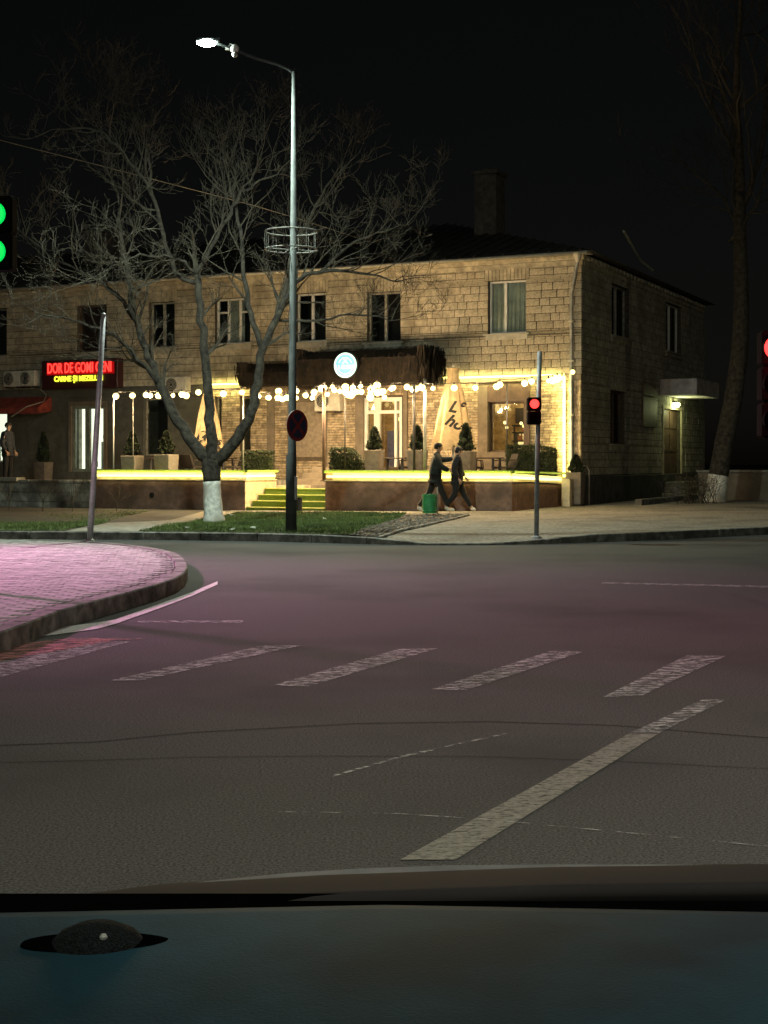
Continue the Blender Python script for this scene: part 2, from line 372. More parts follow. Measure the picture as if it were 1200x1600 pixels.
# grass patches, path, soil
def patch(name, poly, mt, dz):
    bm = bmesh.new(); vs = [bm.verts.new(G(*p, dz)) for p in poly]; f = bm.faces.new(vs)
    bmesh.ops.subdivide_edges(bm, edges=bm.edges, cuts=3, use_grid_fill=True)
    bmesh.ops.triangulate(bm, faces=bm.faces)
    for v in bm.verts: v.co.z = pav_z(v.co.x, v.co.y)+dz
    me = bpy.data.meshes.new(name); bm.normal_update(); bm.to_mesh(me); bm.free(); me.materials.append(mt)
    return tag(link(name, me), kind='structure')
def gpatch(name, poly, mt, dz, cell=.6):
    W = [G(*p) for p in poly]
    x0, x1 = min(p.x for p in W), max(p.x for p in W); y0, y1 = min(p.y for p in W), max(p.y for p in W)
    bm = bmesh.new(); f = bm.faces.new([bm.verts.new((p.x, p.y, 0)) for p in W])
    for ax, a, b in (('x', x0, x1), ('y', y0, y1)):
        t = a+cell
        while t < b:
            co = (t,0,0) if ax == 'x' else (0,t,0); no = (1,0,0) if ax == 'x' else (0,1,0)
            bmesh.ops.bisect_plane(bm, geom=bm.verts[:]+bm.edges[:]+bm.faces[:], plane_co=co, plane_no=no); t += cell
    for v in bm.verts: v.co.z = surf_z(v.co.x, v.co.y)+dz
    bmesh.ops.recalc_face_normals(bm, faces=bm.faces)
    me = bpy.data.meshes.new(name); bm.to_mesh(me); bm.free(); me.materials.append(mt)
    return tag(link(name, me), kind='structure')
def kerb_y(X):
    for a, b in zip(inn, inn[1:]):
        if a.x <= X <= b.x: return a.y+(b.y-a.y)*(X-a.x)/max(1e-6, b.x-a.x)
    return 25
def surf_z(X, Y):
    r_ = Y-kerb_y(X); z = pav_z(X, Y)
    return kh(X)*(1-clamp(r_/1.6))+z*clamp(r_/1.6)
def G(px, py, dz=0.0):
    z = .08
    for _ in range(20):
        p = GZ(px, py, z); z = .5*z+.5*surf_z(p.x, max(p.y, kerb_y(p.x)))
    p = GZ(px, py, z); p.y = max(p.y, kerb_y(p.x)+.01); p.z += dz; return p
grassA = [(-120,798),(236,799.5),(180,813),(95,831),(-120,831)]
grassB = [(205,834),(250,824),(320,811),(372,802),(520,800.5),(636,803),(622,812),(575,825),(548,838),(400,837),(300,835.5)]
soilA = [(548,838),(575,825),(622,812),(636,803),(733,804.5),(660,824),(597,845)]
gpatch('grass_verge', grassA, M['turf'], .012)
gpatch('grass_verge', grassB, M['turf'], .012)
gpatch('soil_strip', soilA, M['soil'], .016)
gpatch('path', [(97,833),(203,834),(248,824),(318,811),(370,801.5),(345,799),(240,799.5),(180,813)], M['path'], .008)
def blades(polys, n, seed, dry=.1):
    rg = np.random.default_rng(seed); V = []; Fc = []
    for poly in polys:
        W = [G(*p) for p in poly]; x0, x1 = max(-9.5, min(p.x for p in W)), max(p.x for p in W); y0, y1 = min(p.y for p in W), max(p.y for p in W)
        k = 0; pts = rg.random((n*3, 2))
        for a, b in pts:
            x = x0+(x1-x0)*a; y = y0+(y1-y0)*b
            if not inside(x, y, W): continue
            h = .02+.05*rg.random()**1.5*(.55+.9*(math.sin(x*1.7+2)*math.cos(y*1.3+x)+1)/2); an = rg.random()*6.28; dx, dy = math.cos(an)*.007, math.sin(an)*.007
            lx, ly = (rg.random(2)-.5)*.06; z = surf_z(x, y)+.01; q = len(V)
            V += [(x-dx, y-dy, z), (x+dx, y+dy, z), (x+lx, y+ly, z+h)]; Fc.append((q, q+1, q+2)); k += 1
            if k >= n: break
    m = MB(); m.v = V; m.f = Fc
    me = bpy.data.meshes.new('grass'); me.from_pydata(V, [], Fc); me.materials.append(M['grass']); return link('grass', me)
tag(blades([grassB], 45000, 1), 'short green grass on the verge around the whitewashed tree', 'grass', kind='stuff')
tag(blades([grassA], 26000, 2), 'dim short grass on the verge in front of the grey retaining wall', 'grass', kind='stuff')
# pebbles on soil strip
pb = MB(); rr = random.Random(5); W = [G(*p) for p in soilA]
for k in range(2600):
    x = rr.uniform(-1.6, 2.4); y = rr.uniform(22.9, 34)
    if inside(x, y, W):
        s = rr.uniform(.008, .028); pb.box(-s, s, -s*.8, s*.8, -s*.5, s*.6, Matrix.Translation((x, y, surf_z(x, y)+.02)) @ Matrix.Rotation(rr.uniform(0, 3), 4, 'Z'))
tag(pb.build('gravel', mat('gravel', (.22,.2,.17), .9, rnd=.4)), 'loose pale gravel scattered over the bare soil strip by the crossing ramp', 'gravel', kind='stuff')
ed = thing('edging', 'thin concrete edging laid diagonally beside the crossing ramp', 'edging', G(592, 846))
E0, E1 = G(597, 847), G(735, 805.5); n_ = 12
for k in range(n_):
    a = E0.lerp(E1, k/n_); b = E0.lerp(E1, (k+1)/n_-.003); d = (b-a).normalized(); nn = Vector((-d.y, d.x, 0))*.04
    za, zb = surf_z(a.x, a.y), surf_z(b.x, b.y); t = MB()
    t.add([(*(a-nn)[:2], za-.1), (*(b-nn)[:2], zb-.1), (*(b+nn)[:2], zb-.1), (*(a+nn)[:2], za-.1), (*(a-nn)[:2], za+.03), (*(b-nn)[:2], zb+.03), (*(b+nn)[:2], zb+.03), (*(a+nn)[:2], za+.03)],
          [(0,1,2,3),(4,5,6,7),(0,1,5,4),(1,2,6,5),(2,3,7,6),(3,0,4,7)])
    t.v = [(v[0]-E0.x, v[1]-E0.y, v[2]-E0.z) for v in t.v]; t.build('edging_stone', M['kerb'], ed, bevel=.008)
# litter on the grass
lm = mat('crumpled_paper', (.6,.6,.5), .8)
for k, (px, py, lb) in enumerate([(507,814,'crumpled white paper scrap on the grass right of the lamp post'), (396,829,'white paper scrap near the kerb left of the lamp post'), (361,807,'pale flat stone lying at the foot of the whitewashed tree'),
                      (293,829,'small white scrap at the kerb end of the path'), (362,831,'small white scrap on grass left of lamp post base')]):
    p = G(px, py, .02); t = MB(); rr = random.Random(k)
    vs = [(rr.uniform(-.07,.07), rr.uniform(-.06,.06), rr.uniform(0,.06)) for _ in range(7)]
    bm = bmesh.new(); [bm.verts.new(v) for v in vs]; bmesh.ops.convex_hull(bm, input=bm.verts[:]); me = bpy.data.meshes.new('litter'); bm.to_mesh(me); bm.free(); me.materials.append(lm)
    tag(link('stone' if 'stone' in lb else 'paper_scrap', me, None, p), lb, 'stone' if 'stone' in lb else 'litter', 'scraps lying on the verge')
# ------------------------------------------------------------------ the building
T = .48; Q = math.hypot(1, T); AZ = math.atan2(-T, 1); CX, CY = (908-600)*40/F, 40.0
bld = thing('apartment_building', 'long two-storey limestone block building with cafe and shop on its ground floor', 'building', (CX, CY, 0), AZ)
BM = Matrix.Translation((CX, CY, 0)) @ Matrix.Rotation(AZ, 4, 'Z')
def fx(px):
    r_ = (px-600)/F; s = (CX-r_*40)/(1+T*r_); return -s*Q, 40+T*s
def FP(px, py): a, Y = fx(px); return a, CAMZ+(HZ-py)*Y/F
def sxy(px):
    r_ = (px-600)/F; t = (r_*40-CX)/(T-r_); return t*Q, 40+t
def SP(px, py): a, Y = sxy(px); return a, CAMZ+(HZ-py)*Y/F
def SB(side): return (0, 0, R(90)) if side else (0, 0, 0)
def bpart(mb, name, mt, side=False, parent=bld, **k): return mb.build(name, mt, parent, rot=SB(side) if parent is bld else (0,0,0), **k)
TOP = 7.1; BAND = 3.72; LEN = 34; DEP = 14.5; TH = .35
def span(f, x0, x1, y0, y1):
    a = f(x0, (y0+y1)/2)[0]; b = f(x1, (y0+y1)/2)[0]; xm = (x0+x1)/2
    return [a, b, f(xm, y1)[1], f(xm, y0)[1]]
up = {'w1': span(FP,763,822,438,521), 'w2': span(FP,574,626,456,535), 'w3': span(FP,462,509,458,534), 'w4': span(FP,336,391,466,537), 'w5': span(FP,233,273,472,543), 'w6': span(FP,121,167,477,550), 'w7': span(FP,-36,11,483,557), 'w8': span(FP,-140,-90,489,562)}
gf = {'door_cafe': span(FP,569,628,621,735), 'win_cafe': span(FP,764,820,628,706), 'shutter': span(FP,462,508,628,714), 'win_a': span(FP,224,262,622,712),
      'win_b': span(FP,375,392,620,706), 'door_shop': span(FP,113,163,634,728), 'win_shop': span(FP,-60,11,636,722), 'narrow': span(FP,336,347,620,700)}
gf['door_cafe'][2] = .84
for k in ('door_shop',): gf[k][2] = 1.0
sd = {'s1': span(SP,955,983,447,527), 's2': span(SP,1040,1064,476,551), 's3': span(SP,953,976,611,694), 'sdoor': span(SP,1036,1063,640,748)}
def wall_holes(mb, x0, x1, z0, z1, holes, d0=0, d1=TH):
    xs = sorted({x0, x1, *[min(max(h[i], x0), x1) for h in holes for i in (0, 1)]})
    zs = sorted({z0, z1, *[min(max(h[i], z0), z1) for h in holes for i in (2, 3)]})
    for a, b in zip(xs, xs[1:]):
        run = None
        for c, d in zip(zs, zs[1:]):
            mx, mz = (a+b)/2, (c+d)/2
            if any(h[0] < mx < h[1] and h[2] < mz < h[3] for h in holes):
                if run: mb.box(a, b, d0, d1, run[0], run[1]); run = None
            else: run = (run[0], d) if run else (c, d)
        if run: mb.box(a, b, d0, d1, run[0], run[1])
H1 = list(up.values()); HG = list(gf.values()); HS = list(sd.values())
m = MB(); wall_holes(m, -LEN, -TH, BAND, TOP, H1); bpart(m, 'wall', M['mortar'])
xspl = fx(330)[0]; xr = fx(748)[0]
m = MB(); wall_holes(m, xspl, -TH, -.3, BAND, HG); bpart(m, 'wall', M['cladm'])
m = MB(); wall_holes(m, -LEN, xspl, -.3, BAND, HG); bpart(m, 'wall', M['render_dk'])
m = MB(); wall_holes(m, 0.002, DEP, -.3, TOP, HS); bpart(m, 'wall', M['mortar'], True)
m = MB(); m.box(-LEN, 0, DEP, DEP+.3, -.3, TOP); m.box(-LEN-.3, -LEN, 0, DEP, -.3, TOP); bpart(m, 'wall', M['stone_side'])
m = MB(); m.box(-LEN, -TH, TH, DEP, 3.55, 3.7); bpart(m, 'floor_slab', M['concrete'])
# courses of limestone blocks
def courses(x0, x1, z0, z1, ch, lmin, lmax, holes, seed, lint=True):
    rr = random.Random(seed); out = []; z = z0; i = 0
    hl = [(h[0]-.0, h[1]+.0, h[2], h[3]) for h in holes]
    if lint: hl += [(h[0]-.1, h[1]+.1, h[3]-.001, h[3]+ch*1.9) for h in holes]
    n = round((z1-z0)/ch); ch = (z1-z0)/n
    for i in range(n):
        a, b = z0+i*ch, z0+(i+1)*ch; cuts = []
        zs = sorted({a, b, *[v for h in hl for v in (h[2], h[3]) if a+.03 < v < b-.03]})
        for c, d in zip(zs, zs[1:]):
            mz = (c+d)/2; blk = sorted([(h[0], h[1]) for h in hl if h[2] < mz < h[3]])
            x = x0; segs = []
            for s, e in blk:
                if s > x: segs.append((x, s))
                x = max(x, e)
            if x < x1: segs.append((x, x1))
            for s, e in segs:
                p = s
                while p < e-1e-3:
                    l = rr.uniform(lmin, lmax)
                    if e-(p+l) < lmin*.6: l = e-p
                    out.append((p, min(e, p+l), c, d)); p += l
    if lint:
        for h in holes:
            k = 12; w_ = (h[1]-h[0]+.2)/k
            for j in range(k): out.append((h[0]-.1+j*w_, h[0]-.1+(j+1)*w_, h[3], h[3]+ch*1.9))
    return out
um = MB(); um.box(-.5, .5, -.5, .5, -.5, .5)
ume = []
for s in range(4):
    bm = bmesh.new(); tmp = um.mesh('stone_block'); bm.from_mesh(tmp); bmesh.ops.bevel(bm, geom=bm.edges[:], offset=.045, segments=1, affect='EDGES')
    rr = random.Random(s)
    for v in bm.verts: v.co += Vector([rr.uniform(-.02, .02) for _ in range(3)])
    bm.to_mesh(tmp); bm.free(); tmp.materials.append(M['stone']); ume.append(tmp)
bl = courses(-LEN+6, 0.015, BAND+.04, TOP-.3, .215, .24, .5, H1, 1)
bl.sort(key=lambda b: -b[1]); g_ = .0085; rr = random.Random(8); rest = MB()
for k, (a, b, c, d) in enumerate(bl):
    pr = rr.uniform(.012, .026)
    if k < 292 and (b-a) > .16: link('stone_block', ume[k % 4], bld, ((a+b)/2, .02-pr+.03, (c+d)/2)).scale = (b-a-2*g_, .1, d-c-2*g_)
    else: rest.box(a+g_, b-g_, -pr, .05, c+g_, d-g_)
tag(bpart(rest, 'block_courses', M['stone']), kind='stuff')
rest = MB()
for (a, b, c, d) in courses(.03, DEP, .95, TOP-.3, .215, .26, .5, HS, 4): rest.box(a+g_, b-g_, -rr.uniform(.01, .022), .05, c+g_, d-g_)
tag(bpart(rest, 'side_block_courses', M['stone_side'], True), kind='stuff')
# brick cladding of the cafe front
FRAMES = [(fx(748)[0], fx(828)[0], 0, 3.75), (fx(556)[0], fx(569)[0]+.02, 0, 3.75), (fx(450)[0], fx(510)[0], 1.35, 3.75), (fx(418)[0], fx(430)[0], 0, 3.75), (fx(564)[0], fx(632)[0], 0, 3.3)]
cl = courses(xspl, -.28, .35, BAND-.12, .078, .15, .24, HG+FRAMES, 9, False)
m = MB()
for (a, b, c, d) in cl: m.box(a+.006, b-.006, -rr.uniform(.015, .045), .03, c+.006, d-.006)
tag(bpart(m, 'brick_cladding', M['clad']), kind='stuff')
m = MB(); m.box(-.28, .02, -.05, .03, -.2, BAND-.12); bpart(m, 'corner_pier', M['clad'])
cl = courses(-.27, .0, .1, BAND-.12, .078, .12, .2, [], 10, False); m = MB()
for (a, b, c, d) in cl: m.box(a+.005, b-.005, -.05-rr.uniform(.01, .03), 0, c+.005, d-.005)
tag(bpart(m, 'pier_bricks', M['clad']), kind='stuff')
# rendered panels and surrounds
def panel(px0, px1, z0, z1, mt, d=.06, name='rendered_panel'):
    m = MB(); m.box(fx(px0)[0], fx(px1)[0], -d, .03, z0, z1); return bpart(m, name, mt, bevel=.008)
panel(418, 430, 0, 3.6, M['render']); panel(556, 569, 0, 3.6, M['render'])
panel(632, 638, 1.1, 3.6, M['render'], .1); panel(748, 763.5, 1.1, 3.5, M['render'], .1)
m = MB(); w = gf['win_cafe']; m.box(w[1], fx(829)[0], -.1, .03, 1.3, 3.5); bpart(m, 'rendered_panel', M['brownf'])
m = MB(); m.box(fx(763.6)[0], w[1]-.002, -.085, .03, w[3]+.002, 3.5); bpart(m, 'rendered_panel', M['brownf'])
m = MB(); m.box(fx(748)[0], fx(829)[0]-.003, -.12, .03, 1.1, w[2]-.002); bpart(m, 'rendered_panel', M['render'])
s_ = gf['shutter']; m = MB(); m.box(s_[0], s_[1], -.0, .06, s_[2], s_[3])
for k in range(26):
    z = s_[2]+(s_[3]-s_[2])*k/26; m.box(s_[0]+.02, s_[1]-.02, -.012, .01, z+.004, z+(s_[3]-s_[2])/26-.004)
bpart(m, 'roller_shutter', mat('shutter_beige', (.27,.21,.15), .6, bump=.1))
for k in (0,):
    panel(509, 512, 1.1, 3.5, M['render'], .08); panel(450, 461.5, 1.1, 3.5, M['render'], .05)
m = MB(); m.box(s_[0]-.3, s_[1]+.05, -.05, .03, s_[3]+.01, 3.5); bpart(m, 'rendered_panel', M['render'])
m = MB(); m.box(xspl, 0.03, -.1, .04, BAND-.12, BAND+.04); bpart(m, 'string_course', M['render'], bevel=.01)
m = MB(); m.box(-LEN, xspl-.01, -.07, .04, BAND-.28, BAND+.04); bpart(m, 'string_course', M['render_dk'], bevel=.01)
# cornice, gutter, downpipe
m = MB(); m.box(-LEN, .06, -.06, .1, TOP-.3, TOP-.16); m.box(-LEN, .12, -.13, .1, TOP-.158, TOP-.03); bpart(m, 'cornice', M['stone'], bevel=.01)
m = MB(); m.box(.14, DEP, -.06, .1, TOP-.3, TOP-.16); m.box(.14, DEP, -.12, .1, TOP-.158, TOP-.03)
for k in range(36): m.box(.15+k*.4, .35+k*.4, -.16, -.1, TOP-.15, TOP-.05)
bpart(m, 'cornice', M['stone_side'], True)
m = MB(); m.box(-LEN, .3, -.34, .1, TOP-.028, TOP+.03); bpart(m, 'eaves_board', M['gut'])
m = MB(); m.tube([(-LEN, -.38, TOP+.01), (.3, -.38, TOP-.02)], .055, 8); bpart(m, 'gutter', M['gut'], smooth=True)
dpx = fx(895)[0]
m = MB(); m.tube([(.02, -.36, TOP-.1), (.0, -.34, TOP-.28), (dpx+.05, -.16, TOP-.95), (dpx, -.12, TOP-1.1), (dpx, -.12, 3.95), (dpx, -.12, .35), (dpx, -.2, .22)], .055, 8); dp = bpart(m, 'downpipe', M['pipe'], smooth=True)
m = MB(); m.lathe([(.05, TOP-.28), (.13, TOP-.08), (.13, TOP-.02)], 10, .02, -.36); m.build('hopper', M['gut'], dp)
for z in (5.2, 4.1, 2.6, 1.2):
    m = MB(); m.box(dpx-.08, dpx+.08, -.2, .02, z, z+.04); m.build('bracket', M['gut'], dp)
# roof with hip and chimneys
m = MB(); e = .4; rz = TOP+2.4
vs = [(-LEN, -e, TOP+.035), (e, -e, TOP+.035), (e, DEP+e, TOP+.035), (-LEN, DEP+e, TOP+.035), (-LEN, DEP/2, rz), (-7, DEP/2, rz)]
m.add(vs, [(0,1,5,4), (1,2,5), (2,3,4,5), (0,4,3)]+[(3,2,1,0)]); roof = bpart(m, 'roof', M['roof'])
m = MB()
for k in range(60):
    x = -26+k*.45; t = 1 if x < -7 else clamp((e-x)/(7+e)); m.tube([(x, -e, TOP+.06), (x, -e+(DEP/2+e)*t, TOP+.06+(rz-TOP)*t)], .022, 4)
tag(m.build('roof_ribs', M['roof'], roof), kind='stuff')
def chimney(px, Y, ytop, wdt):
    p = P(px, ytop, Y); l = BM.inverted() @ p; m = MB(); m.box(l.x-wdt/2, l.x+wdt/2, l.y-.4, l.y+.4, TOP, p.z-.12); m.box(l.x-wdt/2-.07, l.x+wdt/2+.07, l.y-.47, l.y+.47, p.z-.12, p.z)
    m.box(l.x-.2, l.x+.2, l.y-.15, l.y+.15, p.z, p.z+.12); m.build('chimney', M['chim'], roof, bevel=.015)
chimney(765, 46, 270, .75); chimney(165, 52, 362, 1.3)
m = MB(); m.tube([(1-.6, 1.2+1.6, TOP+1.0), (.25, 5.2, TOP+.45), (.3, 6.4, TOP+.3)], .04, 6); m.build('snow_guard', M['gut'], roof)
# windows
def window(h, side=False, kind='two', mt=None, interior=None, cur=None, dep=.14, sill=True, fr=.055):
    mt = mt or M['upvc']; a, b, c, d = h; W_ = b-a; m = MB()
    y0, y1 = dep, dep+.07
    m.box(a, b, y0, y1, c, c+fr); m.box(a, b, y0, y1, d-fr, d); m.box(a, a+fr, y0, y1, c+fr, d-fr); m.box(b-fr, b, y0, y1, c+fr, d-fr)
    muls = {'two': [.5], 'left': [.42], 'three': [.33, .66], 'one': []}[kind]
    for q in muls: m.box(a+W_*q-fr*.7, a+W_*q+fr*.7, y0-.01, y1, c+fr, d-fr)
    if kind == 'three': m.box(a+fr, a+W_*.33, y0, y1, c+(d-c)*.68, c+(d-c)*.68+fr); m.box(a+W_*.66, b-fr, y0, y1, c+(d-c)*.68, c+(d-c)*.68+fr)
    o = bpart(m, 'window', mt, side)
    xs = [a+fr]+[a+W_*q for q in muls]+[b-fr]
    for s, e in zip(xs, xs[1:]):
        g = MB(); g.box(s+.02, e-.02, y0+.03, y0+.04, c+fr, d-fr); g.build('pane', M['glass'], o)
    if sill:
        s = MB(); s.box(a-.12, b+.12, -.12, dep-.002, c-.05, c-.002); s.box(a-.06, b+.06, -.06, .0, c-.18, c-.052); s.build('sill', M['gut'] if not side else M['stone_side'], o)
    if not interior:
        r_ = MB(); r_.box(a-.05, b+.05, .9, .95, c-.05, d+.05); r_.build('room_back', M['dark'], o)
    if cur is not None:
        k = MB(); n = 26; x0, x1, dz0, dz1 = cur[0]; 
        for i in range(n):
            p = a+W_*(x0+(x1-x0)*i/n); q = a+W_*(x0+(x1-x0)*(i+1)/n); dd = .03*math.sin(i*1.9)
            k.add([(p, .26+dd, c+dz0), (q, .3+.03*math.sin((i+1)*1.9), c+dz0), (q, .3+.03*math.sin((i+1)*1.9), d), (p, .3+dd, d)], [(0,1,2,3)])
        k.build('curtain', cur[1], o)
    return o
window(up['w1'], kind='left', cur=((.0, 1, 0, 0), M['curtain'])); k_ = up['w1']
m = MB()
window(up['w2'], kind='two', mt=M['woodw']); window(up['w3'], kind='two', mt=M['upvc']); window(up['w4'], kind='three', cur=((.3, .72, 0, 0), M['curtain']))
window(up['w5'], kind='two', mt=M['woodw']); window(up['w6'], kind='one', mt=M['brownf'], cur=((.0, 1, 0, 0), mat('red_brown_curtain', (.13,.06,.045), .9))); window(up['w7'], kind='two', mt=M['woodw']); window(up['w8'], mt=M['woodw'])
window(sd['s1'], True, 'two', M['woodw'], cur=((.5, 1, 0, 0), M['curtaind'])); window(sd['s2'], True, 'two', M['upvc'], cur=((.3, 1, 0, 0), M['curtaind'])); window(sd['s3'], True, 'two', M['brownf'], cur=((.3, 1, 0, 0), M['curtaind']))
window(gf['win_a'], kind='one', mt=M['woodw'], sill=False); window(gf['win_b'], kind='one', mt=M['woodw'], sill=False, cur=((0,1,0,0), M['curtaind'])); window(gf['narrow'], kind='one', mt=M['woodw'], sill=False)
# lit cafe room behind window and glazed door
x0, x1 = fx(748)[0], fx(835)[0]
rm = MB(); rm.box(x0-2, x1+.3, 2.2, 2.25, 1.1, 3.5); rm.box(x0-2, x0-1.95, TH, 2.2, 1.1, 3.5); rm.box(x1+.25, x1+.3, TH, 2.2, 1.1, 3.5); rm.box(x0-2, x1+.3, TH, 2.2, 1.05, 1.1); rm.box(x0-2, x1+.3, TH, 2.2, 3.5, 3.54)
room = bpart(rm, 'cafe_room', mat('warm_interior', (.62,.45,.22), .8, var=.2, scale=5))
cab = MB(); c0 = gf['win_cafe'][0]
for i in range(3):
    cab.box(c0+.15+i*.33, c0+.18+i*.33, 1.6, 1.9, 1.1, 2.0)
cab.box(c0+.1, c0+1.0, 1.6, 1.9, 1.95, 2.0); cab.box(c0+.1, c0+1.0, 1.6, 1.9, 1.5, 1.54); cab.box(c0+.1, c0+1.0, 1.6, 1.9, 1.75, 1.79); cab.box(c0+.15, c0+1.3, 1.75, 2.1, 2.05, 2.5)
cab.v = [(v[0], v[1], v[2]+.42) for v in cab.v]; cab.build('counter', M['wicker'], room)
for i in range(16):
    b_ = MB(); q = rr.uniform(0, .8); b_.lathe([(.03, 0), (.03, .13), (.012, .17), (.012, .21)], 8, c0+.18+q, 1.7); o = b_.build('bottle', mat('bottle', (rr.uniform(.1,.6), rr.uniform(.1,.4), .08), .2) if i < 4 else o.data.materials[0], room); o.location.z = (1.96 if i % 2 else 2.21)+.001
for i in range(7):
    b_ = MB(); b_.ball((c0+.1+[0,.02,.42,.46,.72,.98,1.0][i], 1.0+.12*i % .5, 2.35+[.12,-.02,.1,.02,.12,.1,-.02][i]), .05, 8, 5); b_.build('pendant_bulb', M['bulb'], room)
m = MB(); m.box(c0+.1, c0+1.0, 1.95, 2.0, 1.65, 1.93); m.box(c0+.1, c0+1.0, 1.95, 2.0, 2.0, 2.15); m.build('back_light', emit('warm_back_light', (1,.75,.3), 1.6), room)
l = bpy.data.lights.new('cafe_light', 'POINT'); l.energy = 45; l.color = (1,.78,.4); l.shadow_soft_size = .3; link('cafe_light', l, room, (c0+.7, 1.1, 3.2)); l2 = link('cafe_light', l, room, (fx(600)[0], .9, 3.1))
window(gf['win_cafe'], kind='one', mt=M['brownf'], interior=True, sill=False, fr=.05)
d_ = gf['door_cafe']
dr = MB(); a, b, c, d = d_; f_ = .09
dr.box(a, b, .02, .12, d-.12, d); dr.box(a, b, .02, .12, c, c+.12); dr.box(a, a+f_, .02, .12, c+.12, d-.12); dr.box(b-f_, b, .02, .12, c+.12, d-.12)
dr.box(a+(b-a)*.26, a+(b-a)*.41, .0, .13, c+.12, d-.12); dr.box(a+(b-a)*.8, a+(b-a)*.86, .0, .13, c+.12, d-.12); dr.box(a+f_, b-f_, .01, .12, c+(d-c)*.8, c+(d-c)*.84)
door = bpart(dr, 'door', M['upvc'])
g = MB(); g.box(a+f_, b-f_, .06, .07, c+.12, d-.12); g.build('pane', M['glass'], door)
h = MB(); h.tube([(a+(b-a)*.38, -.05, c+1.0), (a+(b-a)*.47, -.05, c+1.0)], .015, 6); h.box(a+(b-a)*.38, a+(b-a)*.4, -.05, 0, c+.95, c+1.1); h.build('handle', M['gut'], door)
rm = MB(); rm.box(a-.3, b+.3, 2.0, 2.05, 1.1, 3.5); rm.box(a-.35, a-.3, TH, 2.05, 1.1, 3.5); rm.box(b+.3, b+.35, TH, 2.05, 1.1, 3.5); rm.box(a-.3, b+.3, TH, 2, 1.05, 1.1); bpart(rm, 'entry_room', mat('entry_wall', (.4,.27,.13), .8))
k = MB(); k.box(a+(b-a)*.42, a+(b-a)*.82, .5, .55, 1.1, 2.25); bpart(k, 'inner_screen', mat('inner_blue_screen', (.12,.11,.2), .6))
for i in range(3):
    k = MB(); k.ball((a+(b-a)*(.48+.14*i), 1.2, 2.62-.12*(i % 2)), .055, 8, 5); bpart(k, 'pendant_bulb', M['bulb'])
# butcher shop; its back wall glows to stand in for the lit interior
def lit_shop(h, items, seed):
    a, b, c, d = h; r_ = MB(); r_.box(a-.6, b+.6, 1.3, 1.35, c-.05, d+.1)
    o = bpart(r_, 'shop_room', M['shop']); rr = random.Random(seed)
    r_ = MB(); r_.box(a-.62, b+.62, TH, 1.3, c-.1, c-.05); r_.box(a-.65, a-.6, TH, 1.3, c-.1, d+.1); r_.box(b+.6, b+.65, TH, 1.3, c-.1, d+.1); r_.build('floor_and_sides', M['concrete'], o)
    for (u, z, w_, h_, col) in items:
        t = MB(); x = a+(b-a)*u; t.box(x, x+w_, .7, .85, c+z, c+z+h_); t.build('shop_item', mat('shop_item', col, .5, bump=0), o, bevel=.005)
lit_shop(gf['door_shop'], [(.55,1.1,.12,.12,(.1,.15,.6)), (.5,.1,.06,.9,(.5,.5,.45)), (.62,0,.3,.62,(.7,.7,.6)), (.62,.64,.3,.04,(.6,.1,.08)), (.7,.1,.12,.2,(.1,.1,.1)), (.72,1.5,.2,.25,(.5,.5,.4)), (.2,.15,.15,.2,(.15,.15,.12)), (.74,1.0,.1,.1,(.3,.3,.3))], 1)
lit_shop(gf['win_shop'], [(.85,.8,.2,.4,(.2,.3,.2)), (.8,0,.4,.6,(.5,.5,.4)), (.3,0,.4,.8,(.3,.3,.3))], 2)
dr = MB(); a, b, c, d = gf['door_shop']; f_ = .09
dr.box(a, b, .05, .13, d-.1, d); dr.box(a, b, .05, .13, c, c+.1); dr.box(a, a+f_, .05, .13, c+.1, d-.1); dr.box(b-f_*.9, b, .05, .13, c+.1, d-.1); dr.box(a+(b-a)*.38, a+(b-a)*.52, .04, .14, c+.1, d-.1)
ds = bpart(dr, 'door', mat('greenish_grey_frame', (.2,.22,.18), .5)); g = MB(); g.box(a+f_, b-f_, .08, .09, c+.1, d-.1); g.build('pane', M['glass'], ds)
h = MB(); h.tube([(a+(b-a)*.56, 0, c+.7), (a+(b-a)*.56, 0, c+1.3)], .018, 6); h.build('handle', M['gut'], ds)
m = MB(); m.box(a-.12, a-.001, -.05, .02, c, d+.1); m.box(b+.001, b+.12, -.05, .02, c, d+.1); m.box(a-.12, b+.12, -.05, .02, d+.001, d+.14); bpart(m, 'door_surround', M['render'])
window(gf['win_shop'], kind='two', mt=M['upvc'], interior=True, sill=False)
# red awning band
m = MB(); a = fx(-60)[0]; b = fx(82)[0]; z0 = FP(40, 648)[1]; z1 = FP(40, 624)[1]
m.add([(a,-.75,z0), (b,-.75,z0), (b,-.75,z0+.2), (a,-.75,z0+.2), (a,-.02,z1+.1), (b,-.02,z1+.1), (a,-.72,z0+.0), (b,-.72,z0)], [(0,1,2,3), (3,2,5,4)])
for q in (a, b-.02): m.add([(q,-.75,z0), (q,-.75,z0+.2), (q,-.02,z1+.1), (q,-.02,z0+.1)], [(0,1,2,3)])
bpart(m, 'awning', M['awn'])
